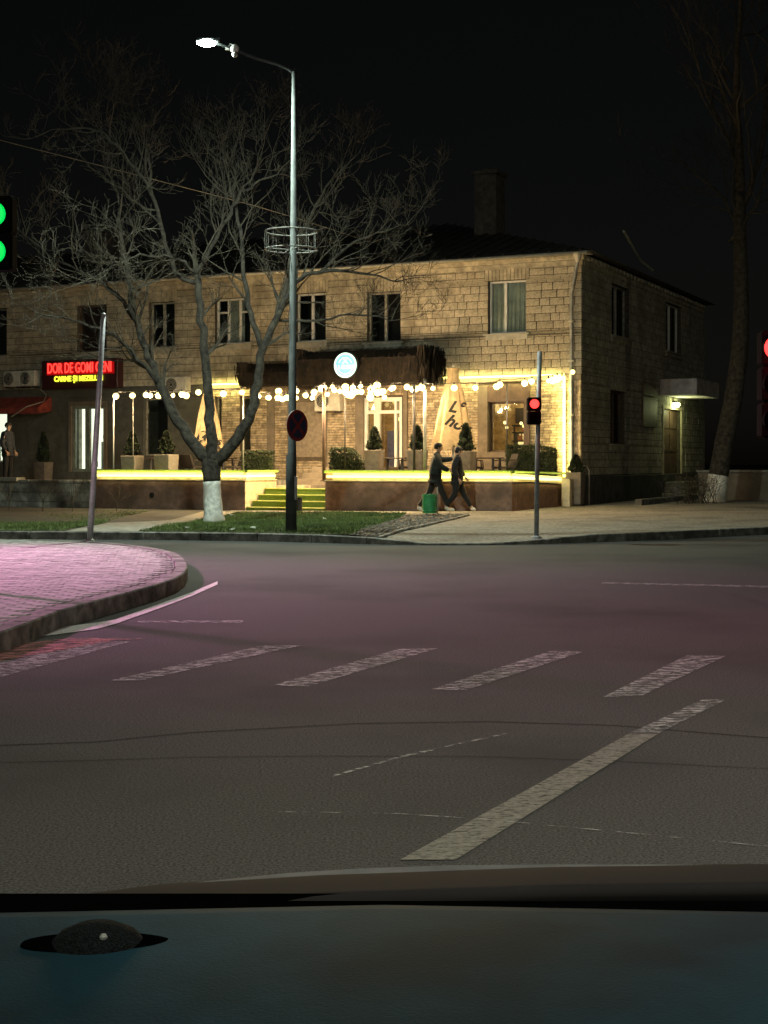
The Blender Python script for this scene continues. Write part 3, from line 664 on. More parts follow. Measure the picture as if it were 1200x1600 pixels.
# assumed thatched canopy; near-black colour stands in for shadow over the cafe entrance
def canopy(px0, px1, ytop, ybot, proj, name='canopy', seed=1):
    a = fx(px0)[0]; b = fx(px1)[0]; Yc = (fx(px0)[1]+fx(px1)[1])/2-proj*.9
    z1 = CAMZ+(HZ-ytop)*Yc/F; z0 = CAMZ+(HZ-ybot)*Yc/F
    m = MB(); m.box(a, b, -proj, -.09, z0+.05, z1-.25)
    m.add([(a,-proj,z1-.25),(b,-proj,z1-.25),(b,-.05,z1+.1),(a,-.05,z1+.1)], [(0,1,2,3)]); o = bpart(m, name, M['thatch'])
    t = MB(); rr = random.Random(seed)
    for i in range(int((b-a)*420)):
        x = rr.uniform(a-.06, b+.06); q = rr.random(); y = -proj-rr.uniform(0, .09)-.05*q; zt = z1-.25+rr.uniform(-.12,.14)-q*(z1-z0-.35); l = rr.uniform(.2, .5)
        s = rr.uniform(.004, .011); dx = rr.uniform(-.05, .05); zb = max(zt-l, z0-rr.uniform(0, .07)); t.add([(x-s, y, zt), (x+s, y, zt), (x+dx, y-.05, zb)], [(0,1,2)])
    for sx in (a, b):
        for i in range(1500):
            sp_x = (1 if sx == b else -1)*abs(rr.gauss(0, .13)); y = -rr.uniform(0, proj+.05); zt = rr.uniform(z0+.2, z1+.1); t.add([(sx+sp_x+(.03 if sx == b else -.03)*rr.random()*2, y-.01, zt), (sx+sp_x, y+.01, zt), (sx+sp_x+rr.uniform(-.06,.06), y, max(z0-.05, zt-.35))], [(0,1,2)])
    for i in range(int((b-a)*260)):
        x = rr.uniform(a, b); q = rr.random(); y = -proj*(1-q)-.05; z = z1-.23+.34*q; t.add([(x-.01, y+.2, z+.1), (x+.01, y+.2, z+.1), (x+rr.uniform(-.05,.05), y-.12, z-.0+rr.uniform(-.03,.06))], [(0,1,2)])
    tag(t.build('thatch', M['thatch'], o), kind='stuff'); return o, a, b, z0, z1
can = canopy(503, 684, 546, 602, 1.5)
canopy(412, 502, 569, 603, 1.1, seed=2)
# side entrance: concrete hood, door, steps, plinth, lamp, board
a, b, c, d = sd['sdoor']
m = MB(); m.box(a, b, .12, .2, c, d); 
for k in range(2):
    for j in range(3): m.box(a+.1+k*(b-a)/2, a+(b-a)/2-.08+k*(b-a)/2, .1, .13, c+.15+j*(d-c)/3, c+(d-c)/3-.05+j*(d-c)/3)
sdr = bpart(m, 'door', M['brownf'], True); h = MB(); h.tube([(a+.3, .06, c+.9), (a+.42, .06, c+1.15)], .02, 6); h.build('handle', M['gut'], sdr)
m = MB(); m.box(a-.13, a-.002, -.04, .1, c, d+.12); m.box(b+.002, b+.13, -.04, .1, c, d+.12); m.box(a-.002, b+.002, -.04, .1, d+.002, d+.12); bpart(m, 'door_surround', M['cream'], True)
ha, hz0 = SP(1027, 622); hb, _ = SP(1102, 622)
m = MB(); m.box(sxy(1030)[0], sxy(1068)[0], -1.25, -.02, d+.42, d+.95); bpart(m, 'entrance_hood', mat('pale_concrete_hood', (.45,.4,.4), .85, var=.15, scale=3), True, bevel=.02)
m = MB(); m.box(a-.5, b+1.2, -1.3, -.02, -.2, .3); m.box(a-.2, b+.9, -.95, -.02, .3, .5); m.box(a-.05, b+.6, -.6, -.02, .5, .66); bpart(m, 'entrance_steps', M['concrete'], True, bevel=.02)
m = MB(); m.box(.06, DEP, -.1, .03, -.3, .93); bpart(m, 'plinth', M['plinth'], True, bevel=.015)
m = MB(); m.box(.1, DEP+3, -1.7, -1.5, -.2, .3); bpart(m, 'low_kerb', M['kerb'], True, bevel=.02)
dl = thing('wall_lamp', 'small lit greenish-white wall lamp above the side entrance door', 'lamp'); dl.matrix_world = BM @ Matrix.Rotation(R(90), 4, 'Z') @ Matrix.Translation(((a+b)/2+.1, -.12, d+.26))
m = MB(); m.lathe([(.06, -.02), (.12, -.05), (.13, -.12), (.08, -.17)], 14); m.build('lamp_shade', M['doorlamp'], dl); m = MB(); m.box(-.1, .1, -.06, .12, -.02, .03); m.build('bracket', M['darkmetal'], dl)
pl = bpy.data.lights.new('door_light', 'POINT'); pl.energy = 34; pl.color = (.9,1,.45); pl.shadow_soft_size = .1; link('door_light', pl, dl, (0, -.25, -.2))
m = MB(); nb0, nz1 = SP(1001, 628); nb1, nz0 = SP(1023, 668)
m.box(nb0, nb1, -.09, -.02, nz0, nz0+.9); m.box(nb0-.03, nb1+.03, -.1, -.025, nz0+.9, nz0+.94); m.box(nb0+.1, nb1-.2, -.08, -.02, nz0+1.0, nz0+1.35)
nb = m.build('notice_board', M['brownf'], rot=(0,0,0)); nb.matrix_world = BM @ Matrix.Rotation(R(90), 4, 'Z'); tag(nb, 'dark red notice board on the side wall left of the side door', 'notice board')
# ------------------------------------------------------------------ text helper
def text_mesh(s, size, ext=.01, shear=0, bold=0):
    cu = bpy.data.curves.new('t', 'FONT'); cu.body = s; cu.size = size; cu.extrude = ext; cu.shear = shear; cu.align_x = 'CENTER'; cu.align_y = 'CENTER'; cu.offset = bold; cu.resolution_u = 3
    o = bpy.data.objects.new('t', cu); C.objects.link(o); dg = bpy.context.evaluated_depsgraph_get(); me = bpy.data.meshes.new_from_object(o.evaluated_get(dg))
    bpy.data.objects.remove(o); return me
def BL(x, y, z): return BM @ Vector((x, y, z))
# butcher sign
sa, sz = FP(76, 588); sb, _ = FP(194, 588); zc = FP(135, 585)[1]; sw = sb-sa; hh = .94
bs = thing('shop_sign', 'dark lightbox sign with red neon words above yellow lettering over the shop door', 'sign', BL((sa+sb)/2, -.32, zc), AZ)
m = MB(); m.box(-sw/2, sw/2, -.05, .3, -hh/2, hh/2); m.build('sign_box', M['signbox'], bs, bevel=.02)
m = MB(); m.box(-sw/2+.22, sw/2-.12, -.062, -.052, -.02, .38); m.build('red_backing', M['redglow'], bs)
me = text_mesh('DOR DE GOMI GENI', .46, .012, 0, .002); me.materials.append(M['redtxt']); xs = [v.co.x for v in me.vertices]; s_ = (sw-.5)/(max(xs)-min(xs)); o = link('red_lettering', me, bs, (.03, -.08, .185), (R(90), 0, 0)); o.scale = (s_, 1.05, 1)
me = text_mesh('CARNE \u0218I MEZELURI', .24, .012, 0, .008); me.materials.append(M['yeltxt']); xs = [v.co.x for v in me.vertices]; s_ = (sw*.64)/(max(xs)-min(xs)); o = link('yellow_lettering', me, bs, (.0, -.08, -.16), (R(90), 0, 0)); o.scale = (s_, 1, 1)
# round cafe sign
rp = P(535, 570, 41.0); l = BM.inverted() @ rp; l.y = -1.72
rs_ = thing('round_sign', 'round glowing teal cafe sign on the dark canopy', 'sign', BL(*l), AZ)
m = MB(); t = MB(); t.lathe([(.36, -.06), (.385, -.04), (.385, .05)], 28); m.add([(v[0], v[2]*-1*-1, v[1]) for v in t.v], t.f); m.build('sign_case', M['darkmetal'], rs_)
m = MB(); t = MB(); t.lathe([(.36, .0), (.36, .01)], 28); m.add([(v[0], -.072-v[2], v[1]) for v in t.v], t.f); m.build('sign_face', M['teal'], rs_)
m = MB()
for r0, r1, a0, a1 in ((.31, .36, 0, 360), (.2, .225, 20, 160), (.24, .262, 205, 335)):
    n = 30
    for i in range(n):
        p, q = R(a0+(a1-a0)*i/n), R(a0+(a1-a0)*(i+1)/n); m.add([(r0*math.cos(p), -.088, r0*math.sin(p)), (r1*math.cos(p), -.088, r1*math.sin(p)), (r1*math.cos(q), -.088, r1*math.sin(q)), (r0*math.cos(q), -.088, r0*math.sin(q))], [(0,1,2,3)])
for an in (45, -45): 
    cs, sn = math.cos(R(an)), math.sin(R(an)); m.box(-.12, .12, -.09, -.085, -.018, .018, Matrix.Translation((0, 0, .13)) @ Matrix.Rotation(R(an), 4, 'Y'))
m.build('emblem', M['tealw'], rs_)
me = text_mesh('LA GUSTO', .16, .005, 0, .006); me.materials.append(M['tealw']); xs = [v.co.x for v in me.vertices]; o = link('lettering', me, rs_, (0, -.092, -.06), (R(90), 0, 0)); o.scale = (.6/(max(xs)-min(xs)), 1, 1)
# air conditioners
def aircon(px, py, wd, lb, h=.6):
    a, z = FP(px, py); t = thing('air_conditioner', lb, 'air conditioner', BL(a, -.12, z), AZ, 'air conditioner units on the front wall')
    m = MB(); m.box(-wd/2, wd/2, -.3, 0, -h/2, h/2); m.build('casing', M['acw'], t, bevel=.02)
    m = MB(); q = MB(); q.lathe([(.21, 0), (.21, .012)], 20); m.add([(v[0]-wd*.17, -.302-v[2], v[1]) for v in q.v], q.f); m.build('fan_opening', M['black'], t)
    m = MB()
    for r_ in (.06, .11, .16, .205):
        m.tube([(-wd*.17+r_*math.cos(k*math.pi/8), -.32, r_*math.sin(k*math.pi/8)) for k in range(17)], .006, 4)
    m.build('fan_grille', M['acw'], t)
    m = MB(); m.box(-wd*.35, -wd*.32, -.34, .1, -h/2-.05, -h/2-.005); m.box(wd*.32, wd*.35, -.34, .1, -h/2-.05, -h/2-.005); m.build('bracket', M['darkmetal'], t); return t
aircon(521, 627, .86, 'white air conditioner unit under the round cafe sign behind hanging bulbs', .62)
aircon(285, 602, .8, 'pale air conditioner unit on the wall behind the left tree limb', .5)
aircon(31, 593, .7, 'dim air conditioner unit above the red awning, left one', .52)
aircon(56, 592, .6, 'reddish lit air conditioner unit next to the red neon shop sign', .52)
# overhead and loose cables
m = MB(); m.tube([BL(*(fx(62)[0], -.1, FP(62,605)[1])), BL(fx(76)[0], -.12, FP(76,617)[1]), BL(fx(84)[0], -.5, FP(84,628)[1])+Vector((0,0,0)), BL(fx(65)[0], -.78, FP(65,637)[1]), BL(fx(43)[0], -.8, FP(43,652)[1])], .018, 5)
tag(m.build('loose_cable', M['gut']), 'pale loose cable hanging off the wall in front of the red awning', 'cable')
m = MB(); pts = [P(-60, 205, 34), P(0, 219, 34.5), P(150, 257, 35.5), P(300, 296, 37), P(400, 322, 38.5), P(470, 343, 40.5), P(560, 372, 43)]; m.tube(pts, .009, 4)
tag(m.build('overhead_cable', M['dimwire']), 'thin overhead cable sloping from upper left behind the tree to the roof', 'cable')
# ------------------------------------------------------------------ terraces
def tl(px, c=37.44): r_ = (px-600)/F; Y = c/(1+.45*r_); return Vector((r_*Y, Y, 0))
DK = .82
A_, B_ = tl(508), tl(800); C_ = Vector(((879.5-600)*40/F, 39.75, 0)); iv = Vector((T, 1, 0)).normalized()
D0, E_ = tl(150), tl(383); F_ = E_+iv*1.7
fac = lambda p: (lambda l: BM @ Vector((l.x, -.06, 0)))(BM.inverted() @ p)
def wall_seg(a, b, z0, z1, th, zb=None):
    zb = z1 if zb is None else zb
    d = (b-a).normalized(); n = Vector((-d.y, d.x, 0))*th
    return [(a.x,a.y,z0),(b.x,b.y,z0),((b+n).x,(b+n).y,z0),((a+n).x,(a+n).y,z0),(a.x,a.y,z1),(b.x,b.y,zb),((b+n).x,(b+n).y,zb),((a+n).x,(a+n).y,z1)], [(0,1,2,3),(4,5,6,7),(0,1,5,4),(1,2,6,5),(2,3,7,6),(3,0,4,7)]
def terrace(name, label, pts, cat, drop=0, mats=None):
    root = thing(name, label, cat, pts[0]); o0 = pts[0]
    def bb(m, nm, mt, **k):
        m.v = [(v[0]-o0.x, v[1]-o0.y, v[2]) for v in m.v]; return m.build(nm, mt, root, **k)
    for i in range(len(pts)-1):
        a, b = pts[i], pts[i+1]; za = 0; zb = 0
        if drop and i == len(pts)-2: zb = -drop
        d = (b-a).normalized(); n = Vector((-d.y, d.x, 0))
        m = MB(); m.add(*wall_seg(a, b, -.3, .81, .3, .81+zb)); bb(m, 'plaster_wall', mats[i])
        m = MB(); m.add(*wall_seg(a-n*.03, b-n*.03, .812, .84, .3, .84+zb)); 
        m.add(*wall_seg(a+n*.05, b+n*.05, .842, 1.03, .2, 1.03+zb)); bb(m, 'light_band', M['cream'])
        m = MB(); m.add(*wall_seg(a-n*.07, b-n*.07, 1.032, 1.1, .4, 1.1+zb)); bb(m, 'coping', M['grassmat'])
        s = MB(); s.add(*wall_seg(a+n*.0+d*.04, b+n*.0-d*.04, .90, .965, .045, .965+zb))
        # the strip's lower and upper edge both drop with the coping
        s.v[1] = (s.v[1][0], s.v[1][1], .90+zb); s.v[2] = (s.v[2][0], s.v[2][1], .90+zb)
        strips.append((s, a, b, label, i))
    return root, bb
strips = []
back = fac(A_+iv*4.2); backB = fac(C_)
tr, bb = terrace('terrace', 'brown plastered cafe terrace right of the steps with glowing yellow edge', [A_, B_, C_], 'terrace', .12, [M['terr'], M['terr']])
m = MB(); m.prism([(p.x, p.y) for p in (A_+iv*.3+Vector((.05,0,0)), B_+iv*.3, C_+Vector((-.3,.05,0)), backB, fac(A_+iv*5))], -.2, DK-.02); bb(m, 'deck', M['concrete'])
m = MB(); dA = fac(A_+iv*4.2); m.add(*wall_seg(dA, A_+iv*.02, -.3, 1.03, .2)); bb(m, 'side_wall', M['terr'])
tlr, bb2 = terrace('terrace', 'brown plastered cafe terrace behind the tree, left of the steps', [D0, E_, F_], 'terrace', 0, [M['terr'], M['cream']])
m = MB(); m.prism([(p.x, p.y) for p in (D0+iv*.3, E_+iv*.3-Vector((.3,0,0)), F_-Vector((.3,0,0)), fac(F_)-Vector((.1,0,0)), fac(D0))], -.2, DK-.02); bb2(m, 'deck', M['concrete'])
names = ['glowing LED strip along the front of the right cafe terrace', 'short glowing LED strip on the angled right end of the terrace', 'glowing LED strip on the terrace edge behind the whitewashed tree', 'short glowing LED strip on the terrace end above the green steps']
for (s, a, b, lb, i), nm in zip(strips, names):
    tag(s.build('led_strip', M['led']), nm, 'LED strip')
m = MB(); q = D0-iv*.01+Vector((2.0,-.9,0)); 
v_ = thing('vent_pipe', 'small round drain opening in the left terrace wall', 'vent', tl(238)+Vector((0,-.03,.4)), AZ); m = MB(); q = MB(); q.lathe([(.07, 0), (.07, .03)], 14); m.add([(v[0], -v[2], v[1]) for v in q.v], q.f); m.build('vent_ring', M['black'], v_)
for k, (px0, px1) in enumerate([(663, 884), (322, 415)]):
    a = fx(px0)[0]; b = fx(px1)[0]; m = MB(); m.box(a, b, -.15, -.11, BAND-.0, BAND+.06); m.v = [tuple(BM @ Vector(v)) for v in m.v]
    tag(m.build('led_strip', M['led']), ['glowing LED strip along the wall above the cafe window', 'glowing LED strip on the wall behind the tree limbs'][k], 'LED strip')
a = fx(884)[0]; m = MB(); m.box(a-.035, a+.035, -.16, -.11, .9, BAND-.01); m.v = [tuple(BM @ Vector(v)) for v in m.v]
tag(m.build('led_strip', M['led']), 'glowing vertical LED strip down the corner beside the downpipe', 'LED strip')
# steps between the terraces
stp = thing('entrance_steps', 'short flight of steps with green carpet between the two terraces', 'steps', E_)
u_ = Vector((1, -T, 0)).normalized()
for k in range(4):
    a = E_+iv*(.0+.33*k)+u_*.03; wd = (A_-E_).length-.02; t = MB(); z = .1+.165*k
    def q(a_, b_, z_): p = a+u_*a_+iv*b_-E_; return (p.x, p.y, z_)
    for (b0, b1, z0, z1, nm, mt) in ((0, 1.7-.33*k, -.2, z-.025, 'step', M['grassmat']), (-.02, .3, z-.024, z, 'tread', mat('yellow_green_nosing', (.42,.46,.12), .8) if k == 0 else None)):
        if mt is None: mt = bpy.data.materials['yellow_green_nosing']
        t = MB(); t.add([q(0,b0,z0), q(wd,b0,z0), q(wd,b1,z0), q(0,b1,z0), q(0,b0,z1), q(wd,b0,z1), q(wd,b1,z1), q(0,b1,z1)], [(0,1,2,3),(4,5,6,7),(0,1,5,4),(1,2,6,5),(2,3,7,6),(3,0,4,7)]); t.build(nm, mt, stp, bevel=.006)
ust = thing('upper_steps', 'dark brown upper steps rising right from the landing to the terrace', 'steps', E_)
for k, px in enumerate((443, 461, 472, 486)):
    z = .68+.165*k; Y = 41.0; a = Vector(((px-600)*Y/F, Y, 0))-E_; b = A_+iv*2.2-E_
    t = MB(); f0 = a; wv = (b-a); wl = wv.dot(u_); t2 = [a, a+u_*wl, a+u_*wl+iv*2.2, a+iv*2.2]
    t.add([(p.x, p.y, -.2) for p in t2]+[(p.x, p.y, z) for p in t2], [(0,1,2,3),(4,5,6,7),(0,1,5,4),(1,2,6,5),(2,3,7,6),(3,0,4,7)]); t.build('step', M['render'], ust, bevel=.006)
    for v in ust.children[-1].data.vertices: v.co += Vector((.001, .003, .0))*k
wb = MB(); a = F_-E_; t2 = [F_-E_-Vector((.0,0,0)), a+u_*.9, a+u_*.9+iv*2.6, a+iv*2.6]
wb.add([(p.x, p.y, -.2) for p in t2]+[(p.x, p.y, .66) for p in t2], [(0,1,2,3),(4,5,6,7),(0,1,5,4),(1,2,6,5),(2,3,7,6),(3,0,4,7)]); wb.build('landing', M['cream'], stp)
def strip_light(a, b, n, watts, down=.5):
    d = b-a; l = bpy.data.lights.new('led_light', 'AREA'); l.shape = 'RECTANGLE'; l.size = d.length; l.size_y = .04; l.energy = watts*d.length; l.color = (1,.86,.3)
    o = link('led_light', l, None, (a+b)/2); z = -(n+Vector((0,0,-down))).normalized(); x = d.normalized(); y = z.cross(x).normalized(); x = y.cross(z).normalized()
    o.rotation_euler = Matrix((x, y, z)).transposed().to_euler(); return o
led_objs = [o for o in C.objects if o.name.startswith('led_strip')]
for (s, a, b, lb, i), o in zip(strips, led_objs):
    n = Vector((b.y-a.y, -(b.x-a.x), 0)).normalized(); up3 = Vector((0,0,1.0))
    q = strip_light(a+up3+n*.14-Vector((0,0,0)), b+up3*(.9 if i and 'right' in lb else 1)+n*.14, -n, STRIP_W*.45, -.3)
    l_ = strip_light(a+up3*.93+n*.03, b+up3*(.82 if i and 'right' in lb else .93)+n*.03, n, STRIP_W*.12, .6)
for (p, q2) in ((663, 884), (322, 415)):
    A1 = BM @ Vector((fx(p)[0], -.3, BAND+.02)); B1 = BM @ Vector((fx(q2)[0], -.3, BAND+.02)); nn = -iv
    strip_light(A1, B1, iv, STRIP_W*.9, .9)
A1 = BM @ Vector((fx(884)[0], -.3, 1.0)); B1 = BM @ Vector((fx(884)[0], -.3, 3.6)); strip_light(A1, B1, iv, STRIP_W*1.1, 0)
# pillar at the terrace end and corner
m = MB(); p = P(886, 790, 39.3); m.box(-.12, .12, -.12, .12, -.1, .86); tag(m.build('end_pillar', M['cream'], None, .01, loc=(p.x, p.y, 0), rot=(0,0,AZ)), 'short cream pillar at the right end of the terrace', 'pillar')
# retaining wall on the left
rwz = thing('retaining_wall', 'low grey concrete block retaining wall left of the cafe terrace', 'wall', D0)
a = D0-iv*.05-u_*.15; rr = random.Random(4)
for c_ in range(4):
    x = 0; hgt = .24 if c_ < 3 else .1
    while x < 11:
        l = .62*(.92+.16*rr.random()) if c_ < 3 else 1.1; p0 = a-u_*x-D0; p1 = a-u_*(x+l-.012)-D0; z0 = -.1+c_*.27+.004; t = MB(); pr = .0 if c_ < 3 else .04
        q = [p0-iv*pr, p1-iv*pr, p1+iv*.3, p0+iv*.3]; t.add([(p.x, p.y, z0) for p in q]+[(p.x, p.y, z0+(.262 if c_ < 3 else .09)) for p in q], [(0,1,2,3),(4,5,6,7),(0,1,5,4),(1,2,6,5),(2,3,7,6),(3,0,4,7)])
        t.build('concrete_block' if c_ < 3 else 'coping_slab', M['wallb'], rwz, bevel=.01); x += l
t = MB(); q = [a-D0+iv*.3, a-D0-u_*12+iv*.3, fac(a-u_*12)-D0, fac(a)-D0]; t.add([(p.x, p.y, -.2) for p in q]+[(p.x, p.y, .72) for p in q], [(0,1,2,3),(4,5,6,7),(0,1,5,4),(1,2,6,5),(2,3,7,6),(3,0,4,7)]); t.build('raised_walk', M['concrete'], rwz)
t = MB(); q = a-D0-u_*2.9; t.box(-.35, .35, -.2, .2, .75, .87); t.build('loose_slab', M['concrete'], rwz, .01, loc=(q.x, q.y+.1, 0), rot=(0,0,AZ))
# ------------------------------------------------------------------ festoon bulbs
def z2(px, py): return (px/3.478+360, py/3.478+400)
bl1 = [(181,619),(207,618),(228,617),(235,618),(248,618),(270,618),(284,616),(291,618),(310,613),(349,615),(378,613)]
bl2 = [z2(*p) for p in ((155,762),(208,770),(262,735),(258,770),(284,778),(308,770),(360,733),(358,772),(408,757),(445,770),(455,740),(495,722),(512,714),(526,752),(557,712),(565,728),(597,735),(625,712),(628,740),(640,760),(655,757),(665,715),(668,745),(688,738),(708,708),(712,738),(760,745),(760,768),(767,722),(797,703),(800,742),(828,738),(838,768),(873,722),(885,716),(960,712),(990,724),(1010,722),(1040,712))]
bl3 = [(660,605.5),(677,606.7),(709.5,606),(742.7,605.5),(776,604),(781,601),(819.7,598.5),(831,595.7),(857,595),(863.5,594.3),(871,592),(878,590.8)]
rr = random.Random(12)
for nm, lst, lb in (('string_lights', bl1, 'string of round warm bulbs hanging behind the tree above the left terrace'), ('string_lights', bl2, 'dense tangled string of warm bulbs hanging below the dark canopy'), ('string_lights', bl3, 'string of warm bulbs hanging in front of the cafe window at right')):
    pts = []
    for px, py in lst:
        c = 37.7 if py > 612 or lst is not bl2 else 38.6; q = tl(px, c); pts.append(Vector((q.x, q.y, CAMZ+(HZ-py)*q.y/F)))
    t = thing(nm, lb, 'string lights', pts[0]); o0 = pts[0]; m = MB(); wp = []
    pl_ = sorted(pts, key=lambda p: p.x)
    for i, p in enumerate(pl_):
        wp.append(p-o0+Vector((0, 0, .13)))
        if i < len(pl_)-1: wp.append((p+pl_[i+1])/2-o0+Vector((0, 0, .13-.04*min(2, (p-pl_[i+1]).length))))
    m.tube(wp, .008, 4); m.build('cable', M['black'], t)
    for i, p in enumerate(pts):
        m = MB(); m.ball((0,0,0), rr.choice((.062,.075,.085,.095)), 10, 7); bo = m.build('bulb', M['bulb'], t, smooth=True, loc=p-o0)
        m = MB(); m.lathe([(.02, .05), (.026, .07), (.022, .13)], 8); m.build('socket', M['black'], bo)
        if i % 3 == 0:
            l = bpy.data.lights.new('bulb_light', 'POINT'); l.energy = BULB_PT; l.color = (1,.7,.36); l.shadow_soft_size = .07; link('bulb_light', l, t, p-o0+Vector((0, -.09, -.04)))
p = BL(fx(893)[0]+.1, -.2, FP(893, 582)[1]); t = thing('corner_bulb', 'single warm bulb on the corner at the end of the LED strip', 'bulb', p); m = MB(); m.ball((0,0,0), .07, 10, 7); m.build('globe', M['bulb'], t); m = MB(); m.box(-.02, .02, -.02, .14, .05, .1); m.build('socket', M['black'], t)
# slim posts holding the strings
for px, ybot, ytop, rad, mt, lb in ((177.5,738,615,.018,M['upvc'],'thin pale post at the left end of the left terrace'), (208,737,620,.012,M['pipe'],'very thin post behind the first terrace conifer'), (506,731,605,.045,M['brownf'],'reddish brown post at the left front of the right terrace'),
                        (539,731,610,.018,M['darkmetal'],'thin dark post in front of the air conditioner'), (647,731,600,.035,M['darkmetal'],'dark post behind the middle conifer'), (664,731,592,.045,M['pipe'],'grey post right of the middle conifer'), (792,731,598,.018,M['darkmetal'],'thin dark post in front of the cafe window'), (380,731,612,.02,M['pipe'],'thin post behind the right tree limb')):
    q = tl(px, 37.85); h_ = CAMZ+(HZ-ytop)*q.y/F; m = MB(); m.tube([(0,0,0), (0,0,h_-DK)], rad, 8); t = thing('terrace_post', lb, 'post', (q.x, q.y, DK), group='posts on the terraces'); m.build('shaft', mt, t, smooth=True); m = MB(); m.box(-rad*2, rad*2, -rad*2, rad*2, -.02, .012); m.build('foot_plate', mt, t)
# ------------------------------------------------------------------ parasols
def parasol(px, Y, ytop, ybot, wtop, wbot, lb, texts, sk=0):
    p = P(px, ytop, Y); zt = p.z; zb = CAMZ+(HZ-ybot)*Y/F; t = thing('parasol', lb, 'parasol', (p.x, Y, DK), 0, 'closed parasols on the terrace'); H = zt-DK; hb = zb-DK
    m = MB(); m.tube([(0,0,0), (0,0,H)], .03, 8); m.build('pole', M['upvc'], t)
    m = MB(); m.box(-.3, .3, -.3, .3, 0, .08); m.build('base', M['concrete'], t, .01)
    prof = []
    n = 14; L_ = H-hb
    vs = []; fs = []; N_ = 96
    for i in range(n+1):
        q = i/n; r_ = wtop*.5+(wbot-wtop)*.5*(clamp((q-.1)/.9)**.9)
        if q < .06: r_ = wtop*.62
        for k in range(N_):
            th = 2*math.pi*k/N_; fold = .16*min(1, q*3)*(abs(math.sin(4*th+.4*math.sin(q*3)))-.5)+.03*math.sin(13*th+q*6)
            zz = H-q*L_+(-.16*(abs(math.sin(4*th)))+.1 if i == n else 0); rr_ = r_*(1+fold); vs.append((rr_*math.cos(th)+sk*q, rr_*.55*math.sin(th), zz))
    for i in range(n):
        for k in range(N_): fs.append((i*N_+k, i*N_+(k+1) % N_, (i+1)*N_+(k+1) % N_, (i+1)*N_+k))
    m = MB(); m.add(vs, fs); m.add([(0,0,H+.02)]+vs[:N_], [(0, k+1, (k+1) % N_+1) for k in range(N_)]); can_ = m.build('canopy', M['canvas'], t, smooth=True)
    m = MB(); m.ball((0,0,H+.04), .04, 8, 5); m.build('finial', M['upvc'], t)
    from mathutils.bvhtree import BVHTree
    bv = BVHTree.FromPolygons([Vector(v) for v in m.v] if 0 else [Vector(v) for v in vs], fs)
    for (s, size, x, z, an) in texts:
        me = text_mesh(s, size, .0, .35, .016); ca_, sa_ = math.cos(R(an)), math.sin(R(an))
        for v in me.vertices:
            X_ = x+v.co.x*ca_-v.co.y*sa_; Z_ = z+v.co.x*sa_+v.co.y*ca_
            hit = bv.ray_cast(Vector((X_, -3, Z_)), Vector((0, 1, 0)))
            v.co = Vector((X_, (hit[0].y if hit[0] else -.1)-.012, Z_))
        me.materials.append(M['black']); link('lettering', me, can_)
parasol(708, 38.2, 575, 700, .28, 1.15, 'large closed beige parasol with black script between the conifers', [('L\u00b0', .42, .06, 1.93, -12), ('hov', .44, .1, 1.5, -24)])
parasol(325, 41.3, 598, 698, .2, .85, 'smaller closed beige parasol with black lettering behind the tree trunk', [('G', .42, -.2, 1.2, 8), ('Kee', .32, .17, 1.2, -35)])
# ------------------------------------------------------------------ potted conifers, hedges
def leaf_cloud(n, fn, size, seed):
    rr = random.Random(seed); V = []; Fc = []
    for i in range(n):
        p, nm = fn(rr); a = Vector((rr.gauss(0,1), rr.gauss(0,1), rr.gauss(0,1))).normalized(); b = (Vector(nm)+a*.8).normalized(); c = a.cross(b).normalized(); s = size*rr.uniform(.5, 1.3); q = len(V)
        V += [p-c*s*.4, p+c*s*.4, p+b*s]; Fc.append((q, q+1, q+2))
    m = MB(); m.v = [tuple(v) for v in V]; m.f = Fc; return m
def conifer(px, ytop, ypot, ybot, wpot, Y, lb, pale=False, grp='potted conifers on the terrace', zb=None):
    zb = DK if zb is None else zb
    zt = CAMZ+(HZ-ytop)*Y/F; zp = CAMZ+(HZ-ypot)*Y/F; t = thing('potted_conifer', lb, 'potted plant', ((px-600)*Y/F, Y, zb), AZ, grp); hp = max(.12, zp-zb); H = zt-zb; wp = wpot*Y/F/2
    m = MB(); a, b = wp*.86, wp
    m.add([(-a,-a,0),(a,-a,0),(a,a,0),(-a,a,0),(-b,-b,hp),(b,-b,hp),(b,b,hp),(-b,b,hp)], [(0,1,2,3),(4,5,6,7),(0,1,5,4),(1,2,6,5),(2,3,7,6),(3,0,4,7)]); m.build('planter', M['potl'] if pale else M['pot'], t, .02)
    m = MB(); m.tube([(0,0,hp-.02), (0,0,H*.96)], [.03, .008], 6); m.build('trunk', M['bark'], t)
    R0 = wp*.92; sd_ = int(px)
    def fn(rr):
        q = rr.random()**.75; z = hp+(H-hp)*q; prof = (min(1, q*5+.6))*(1-q)**.72+.03; th = rr.uniform(0, 6.283); r_ = R0*prof*(rr.random()**.35)*(1+.14*math.sin(5*th+9*q+sd_)+.1*math.sin(17*q+3*th)); return Vector((r_*math.cos(th), r_*math.sin(th), z)), Vector((math.cos(th)*.5, math.sin(th)*.5, .8))
    leaf_cloud(3600, fn, .075, sd_).build('foliage', M['conifer'], t)
conifer(585, 670, 703, 733, 25, 38.4, 'potted cone-shaped conifer in front of the white cafe door')
conifer(652, 668, 703, 733, 26, 38.0, 'potted cone-shaped conifer left of the large parasol')
conifer(728, 664, 705, 735, 27, 37.6, 'tallest potted conifer overlapping the right side of the large parasol')
conifer(207, 676, 712, 738, 27, 41.3, 'potted conifer in pale planter at the left end of the left terrace', True)
conifer(260, 676, 710, 738, 29, 40.9, 'potted conifer in pale planter in front of the dark ground-floor window', True)
conifer(68, 677, 722, 738, 22, 44.6, 'dark potted conifer by the dark wall between awning and shop door', False, zb=.72)
